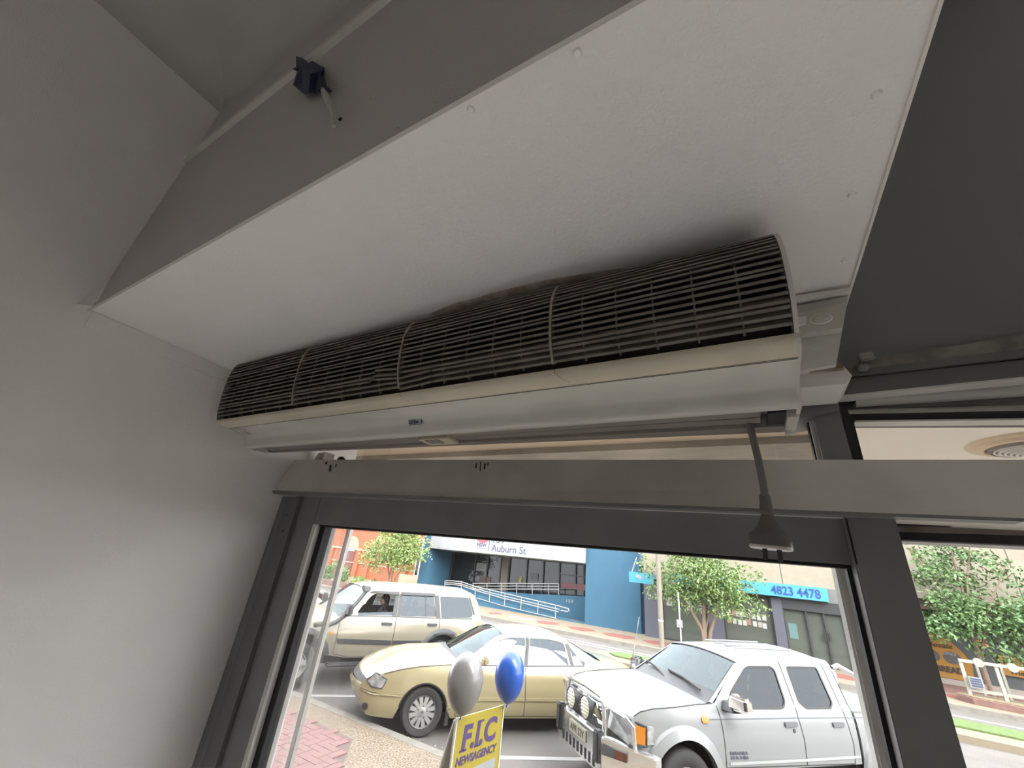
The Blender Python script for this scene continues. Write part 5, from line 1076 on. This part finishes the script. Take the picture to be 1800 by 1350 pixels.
# bull bar
bbm = empty('tmp', (0,0,0)); bpy.data.objects.remove(bbm)
M_steel = mat('polished_alloy', (.72, .72, .72), .18, metal=.9)
bbp = MB().prism([Vector((.82, v, z)) for v, z in [(-.52,.40),(.52,.40),(.58,.52),(.58,.76),(-.58,.76),(-.58,.52)]], (.10, 0, 0)).build('bull_bar', M_steel, u_.root, local=True, bevel=.015)
for sd in (1, -1):
    MB().hexa([Vector(p) for p in [(.80,sd*.56,.42),(.92,sd*.56,.42),(.50,sd*1.0,.46),(.40,sd*.97,.46),(.80,sd*.56,.76),(.92,sd*.56,.76),(.52,sd*1.02,.70),(.40,sd*.98,.70)]]).build('bumper_wing', M_steel, bbp, local=True, bevel=.012)
    MB().hexa([Vector(p) for p in [(.885,sd*.64,.60),(.93,sd*.585,.60),(.74,sd*.81,.60),(.70,sd*.78,.60),(.885,sd*.64,.69),(.93,sd*.585,.69),(.74,sd*.815,.68),(.70,sd*.78,.68)]]).build('bumper_lamp', M_dkgrey, bbp, local=True)
    MB().hexa([Vector(p) for p in [(.79,sd*.70,.61),(.83,sd*.712,.61),(.745,sd*.812,.61),(.72,sd*.79,.61),(.79,sd*.70,.68),(.83,sd*.715,.68),(.745,sd*.815,.675),(.72,sd*.79,.675)]]).build('bumper_indicator', mat('dark_red_lens', (.09, .03, .015), .3), bbp, local=True)
    MB().box(.86, .97, sd*.50-.055, sd*.50+.055, .50, .80).build('buffer', M_trim, bbp, local=True, bevel=.02)
    MB().tube([Vector((.80, sd*.46, .74)), Vector((.83, sd*.47, 1.02)), Vector((.82, sd*.43, 1.10)), Vector((.82, 0, 1.12))], .032, 10).build('hoop', M_steel, bbp, local=True, smooth=True)
    MB().tube([Vector((.80, sd*.45, 1.03)), Vector((.74, sd*.80, 1.0)), Vector((.68, sd*.86, .93)), Vector((.66, sd*.86, .70))], .022, 8).build('lamp_guard', M_steel, bbp, local=True, smooth=True)
    sl = MB().lathe([(0, -.10), (.08, -.09), (.125, -.03), (.13, .0), (.12, .012), (.11, .006)], (.93, sd*.19, .93), (1, 0, 0), 24).build('driving_light', M_trim, bbp, local=True, smooth=50)
    MB().lathe([(.115, .0), (.08, .014), (0, .018)], (.93, sd*.19, .93), (1, 0, 0), 24).build('lens', mat('ribbed_lens', (.66, .63, .5), .25), sl, local=True, smooth=True)
    for i in range(5): 
        z = -.07+i*.035; w = math.sqrt(max(0, .1**2 - z*z)); MB().box(.943, .950, sd*.19-w, sd*.19+w, .93+z-.004, .93+z+.004).build('lens_rib', M_lamp, sl, local=True)
for i in range(9): MB().box(.915, .925, -.40+i*.1-.022, -.40+i*.1+.022, .43, .53).build('slot', M_under, bbp, local=True)
pl_ = MB().box(.925, .935, -.22, .22, .58, .70).build('number_plate', mat('plate_cream', (0.22, 0.21, 0.16), .5), bbp, local=True)
text('APR 52Y', 'plate_characters', M_bk, pl_, (.936, 0, .64), (0, 1, 0), (0, 0, 1), .075, .36, ext=.002, local=True)
for t_, z, h_, w_ in (('NAVARA', .695, .032, .27), ('ST-R 3.0Di', .652, .028, .26)):
    u0 = -.785; text(t_, 'badge_lettering', M_ink, u_.root, (u0, u_.W(u0, z)+.006, z), (-1, 0, 0), (0, 0, 1), h_, w_, bold=.01, ext=.003, local=True)
MB().box(-.02, .02, -.006, .006, 0, .05)

# ------------------------------------------------------------------ balloons and the pavement sign

S0 = Vector((-2.213, 3.377, 0)); S1 = Vector((-2.122, 3.970, 0)); sx_ = (S1-S0).normalized(); sn_ = sx_.cross(Vector((0,0,1))); sw_ = (S1-S0).length
sgn = empty('newsagency_sign', (S0+S1)/2 + Vector((0,0,FP)), 0, 'yellow newsagency board with purple letters standing on the footpath outside', 'sign')
def sp3(x, z, d=0): return S0 + sx_*x + Vector((0,0,z)) + sn_*d
M_yel = mat('yellow_board', (0.22, 0.175, 0.014), .35, var=.08, vscale=4); M_pur = mat('purple_ink', (0.04, 0.02, 0.09), .4)
MB().prism([sp3(0, FP+.02), sp3(sw_, FP+.02), sp3(sw_, 1.30), sp3(0, 1.30)], -sn_*.012).build('board', M_yel, sgn)
MB().prism([sp3(.06, FP+.15, .003), sp3(sw_-.04, FP+.15, .003), sp3(sw_-.055, .945, .003), sp3(.06, .93, .003)], -sn_*.003).build('white_panel', mat('sign_white_panel', (0.19, 0.2, 0.21), .3), sgn)
for x in (-.008, sw_):
    MB().prism([sp3(x, FP, .006), sp3(x+.008, FP, .006), sp3(x+.008, 1.30, .006), sp3(x, 1.30, .006)], -sn_*.02).build('frame_edge', M_alu, sgn)
MB().prism([sp3(.0, FP, -.35), sp3(sw_, FP, -.35), sp3(sw_, 1.28, -.03), sp3(0, 1.28, -.03)], -sn_*.01).build('back_leg', M_alu, sgn)
bo = bpy.data.objects['board']
text('F.I.C', 'large_lettering', M_pur, bo, sp3(.308, 1.155, .001), sx_, (0,0,1), .17, .44, shear=.1, bold=.035, ext=.002)
text('NEWSAGENCY', 'lettering', M_pur, bo, sp3(.297, 1.014, .001), sx_, (0,0,1), .056, .505, shear=.12, bold=.03, ext=.002)
def ser(x0, x1, z0, z1): MB().prism([sp3(x0, z0, .003), sp3(x1, z0, .003), sp3(x1+.006, z1, .003), sp3(x0+.006, z1, .003)], -sn_*.0025).build('serif', M_pur, bo)
ser(.068, .150, 1.068, 1.082); ser(.245, .320, 1.068, 1.082); ser(.262, .340, 1.228, 1.242)
def balloon(px_, py_, rw, rh, base, m, label):
    c0 = Vector(base); ry = ray(px_, py_); t = c0.y/ry[1]; c = Vector((ry[0]*t, ry[1]*t, ry[2]*t+H))
    t_ = empty('balloon', c, 0, label, 'balloon', 'balloons tied to the newsagency sign')
    pr = []
    for i in range(17):
        q = math.pi*i/16; r = rw*math.sin(q)*(1.0 if q < math.pi/2 else (1-.16*((q-math.pi/2)/(math.pi/2))**1.5)); pr.append((r, rh*math.cos(q)*(1 if q < math.pi/2 else 1.18)))
    MB().lathe(pr, c, (0,0,1), 28).build('skin', m, t_, smooth=True)
    zb = -rh*1.18
    MB().lathe([(.006, zb+.004), (.008, zb-.004), (.016, zb-.02), (.012, zb-.022)], c, (0,0,1), 10).build('neck', m, t_, smooth=True)
    MB().tube([c + Vector((0,0,zb-.01)), c0], .003, 5).build('string', M_wire, t_)
balloon(818, 1196, .148, .20, sp3(0, 1.30), mat('grey_balloon', (0.13, 0.125, 0.12), .3, coat=.3), 'silver grey balloon tied to the left corner of the yellow sign')
balloon(896, 1185, .138, .19, sp3(sw_, 1.30), mat('blue_balloon', (0.003, 0.05, 0.26), .3, coat=.3), 'bright blue balloon tied to the right corner of the yellow sign')
# leaf litter in the gutter
rg = random.Random(9); lb = MB()
for i in range(260):
    x = rg.uniform(-4.9, -3.3); y = KY + .02 + abs(rg.gauss(0, .16)); q = rg.uniform(.008, .03); a = rg.uniform(0, 6.28)
    lb.add([(x, y, .001), (x+q*math.cos(a), y+q*math.sin(a), .006), (x+q*math.cos(a+1.2), y+q*math.sin(a+1.2), .012), (x+q*.3, y+q*.4, .02)], [(0,1,2),(0,2,3),(0,3,1),(1,3,2)])
lb.build('gutter_litter', mat('leaf_litter', (0.170, 0.125, 0.110), .9, var=.6, vscale=30, col2=(.3,.28,.26)), label='pebbles and dry leaf litter lying in the near gutter', cat='litter', kind='stuff')

# ------------------------------------------------------------------ fill lights added out of view, over the display window and further back
def batten(x, y, L_, power, rz, label):
    t = empty('fill_batten', (x, y, ZC-.08), 0, label, 'fill light', 'added fill lights out of view')
    MB().box(x-L_/2, x+L_/2, y-.05, y+.05, ZC-.06, ZC-.002).build('fill_body', M_white, t)
    m = bpy.data.materials.get('fill_tube')
    if not m:
        m = bpy.data.materials.new('fill_tube'); m.use_nodes = True; b = m.node_tree.nodes['Principled BSDF']; b.inputs['Emission Color'].default_value = (1, .96, .9, 1); b.inputs['Emission Strength'].default_value = 3
    MB().tube([(x-L_/2, y, ZC-.085), (x+L_/2, y, ZC-.085)], .016, 10).build('tube', m, t)
    l = bpy.data.lights.new('fill_light', 'AREA'); l.shape = 'RECTANGLE'; l.size = L_; l.size_y = .08; l.energy = power; l.color = (1, .95, .88)
    o = bpy.data.objects.new('fill_light', l); COL.objects.link(o); o.parent = t; o.location = (0, 0, -.04)
batten(1.6, .55, 1.2, 1.0, 0, 'added fill light out of view over the display window nearest the soffit')
batten(3.3, .55, 1.2, 1.0, 0, 'added fill light out of view over the display window by the far wall')
batten(2.2, -2.4, 1.2, 1.5, 0, 'added fill light out of view at the back of the shop')
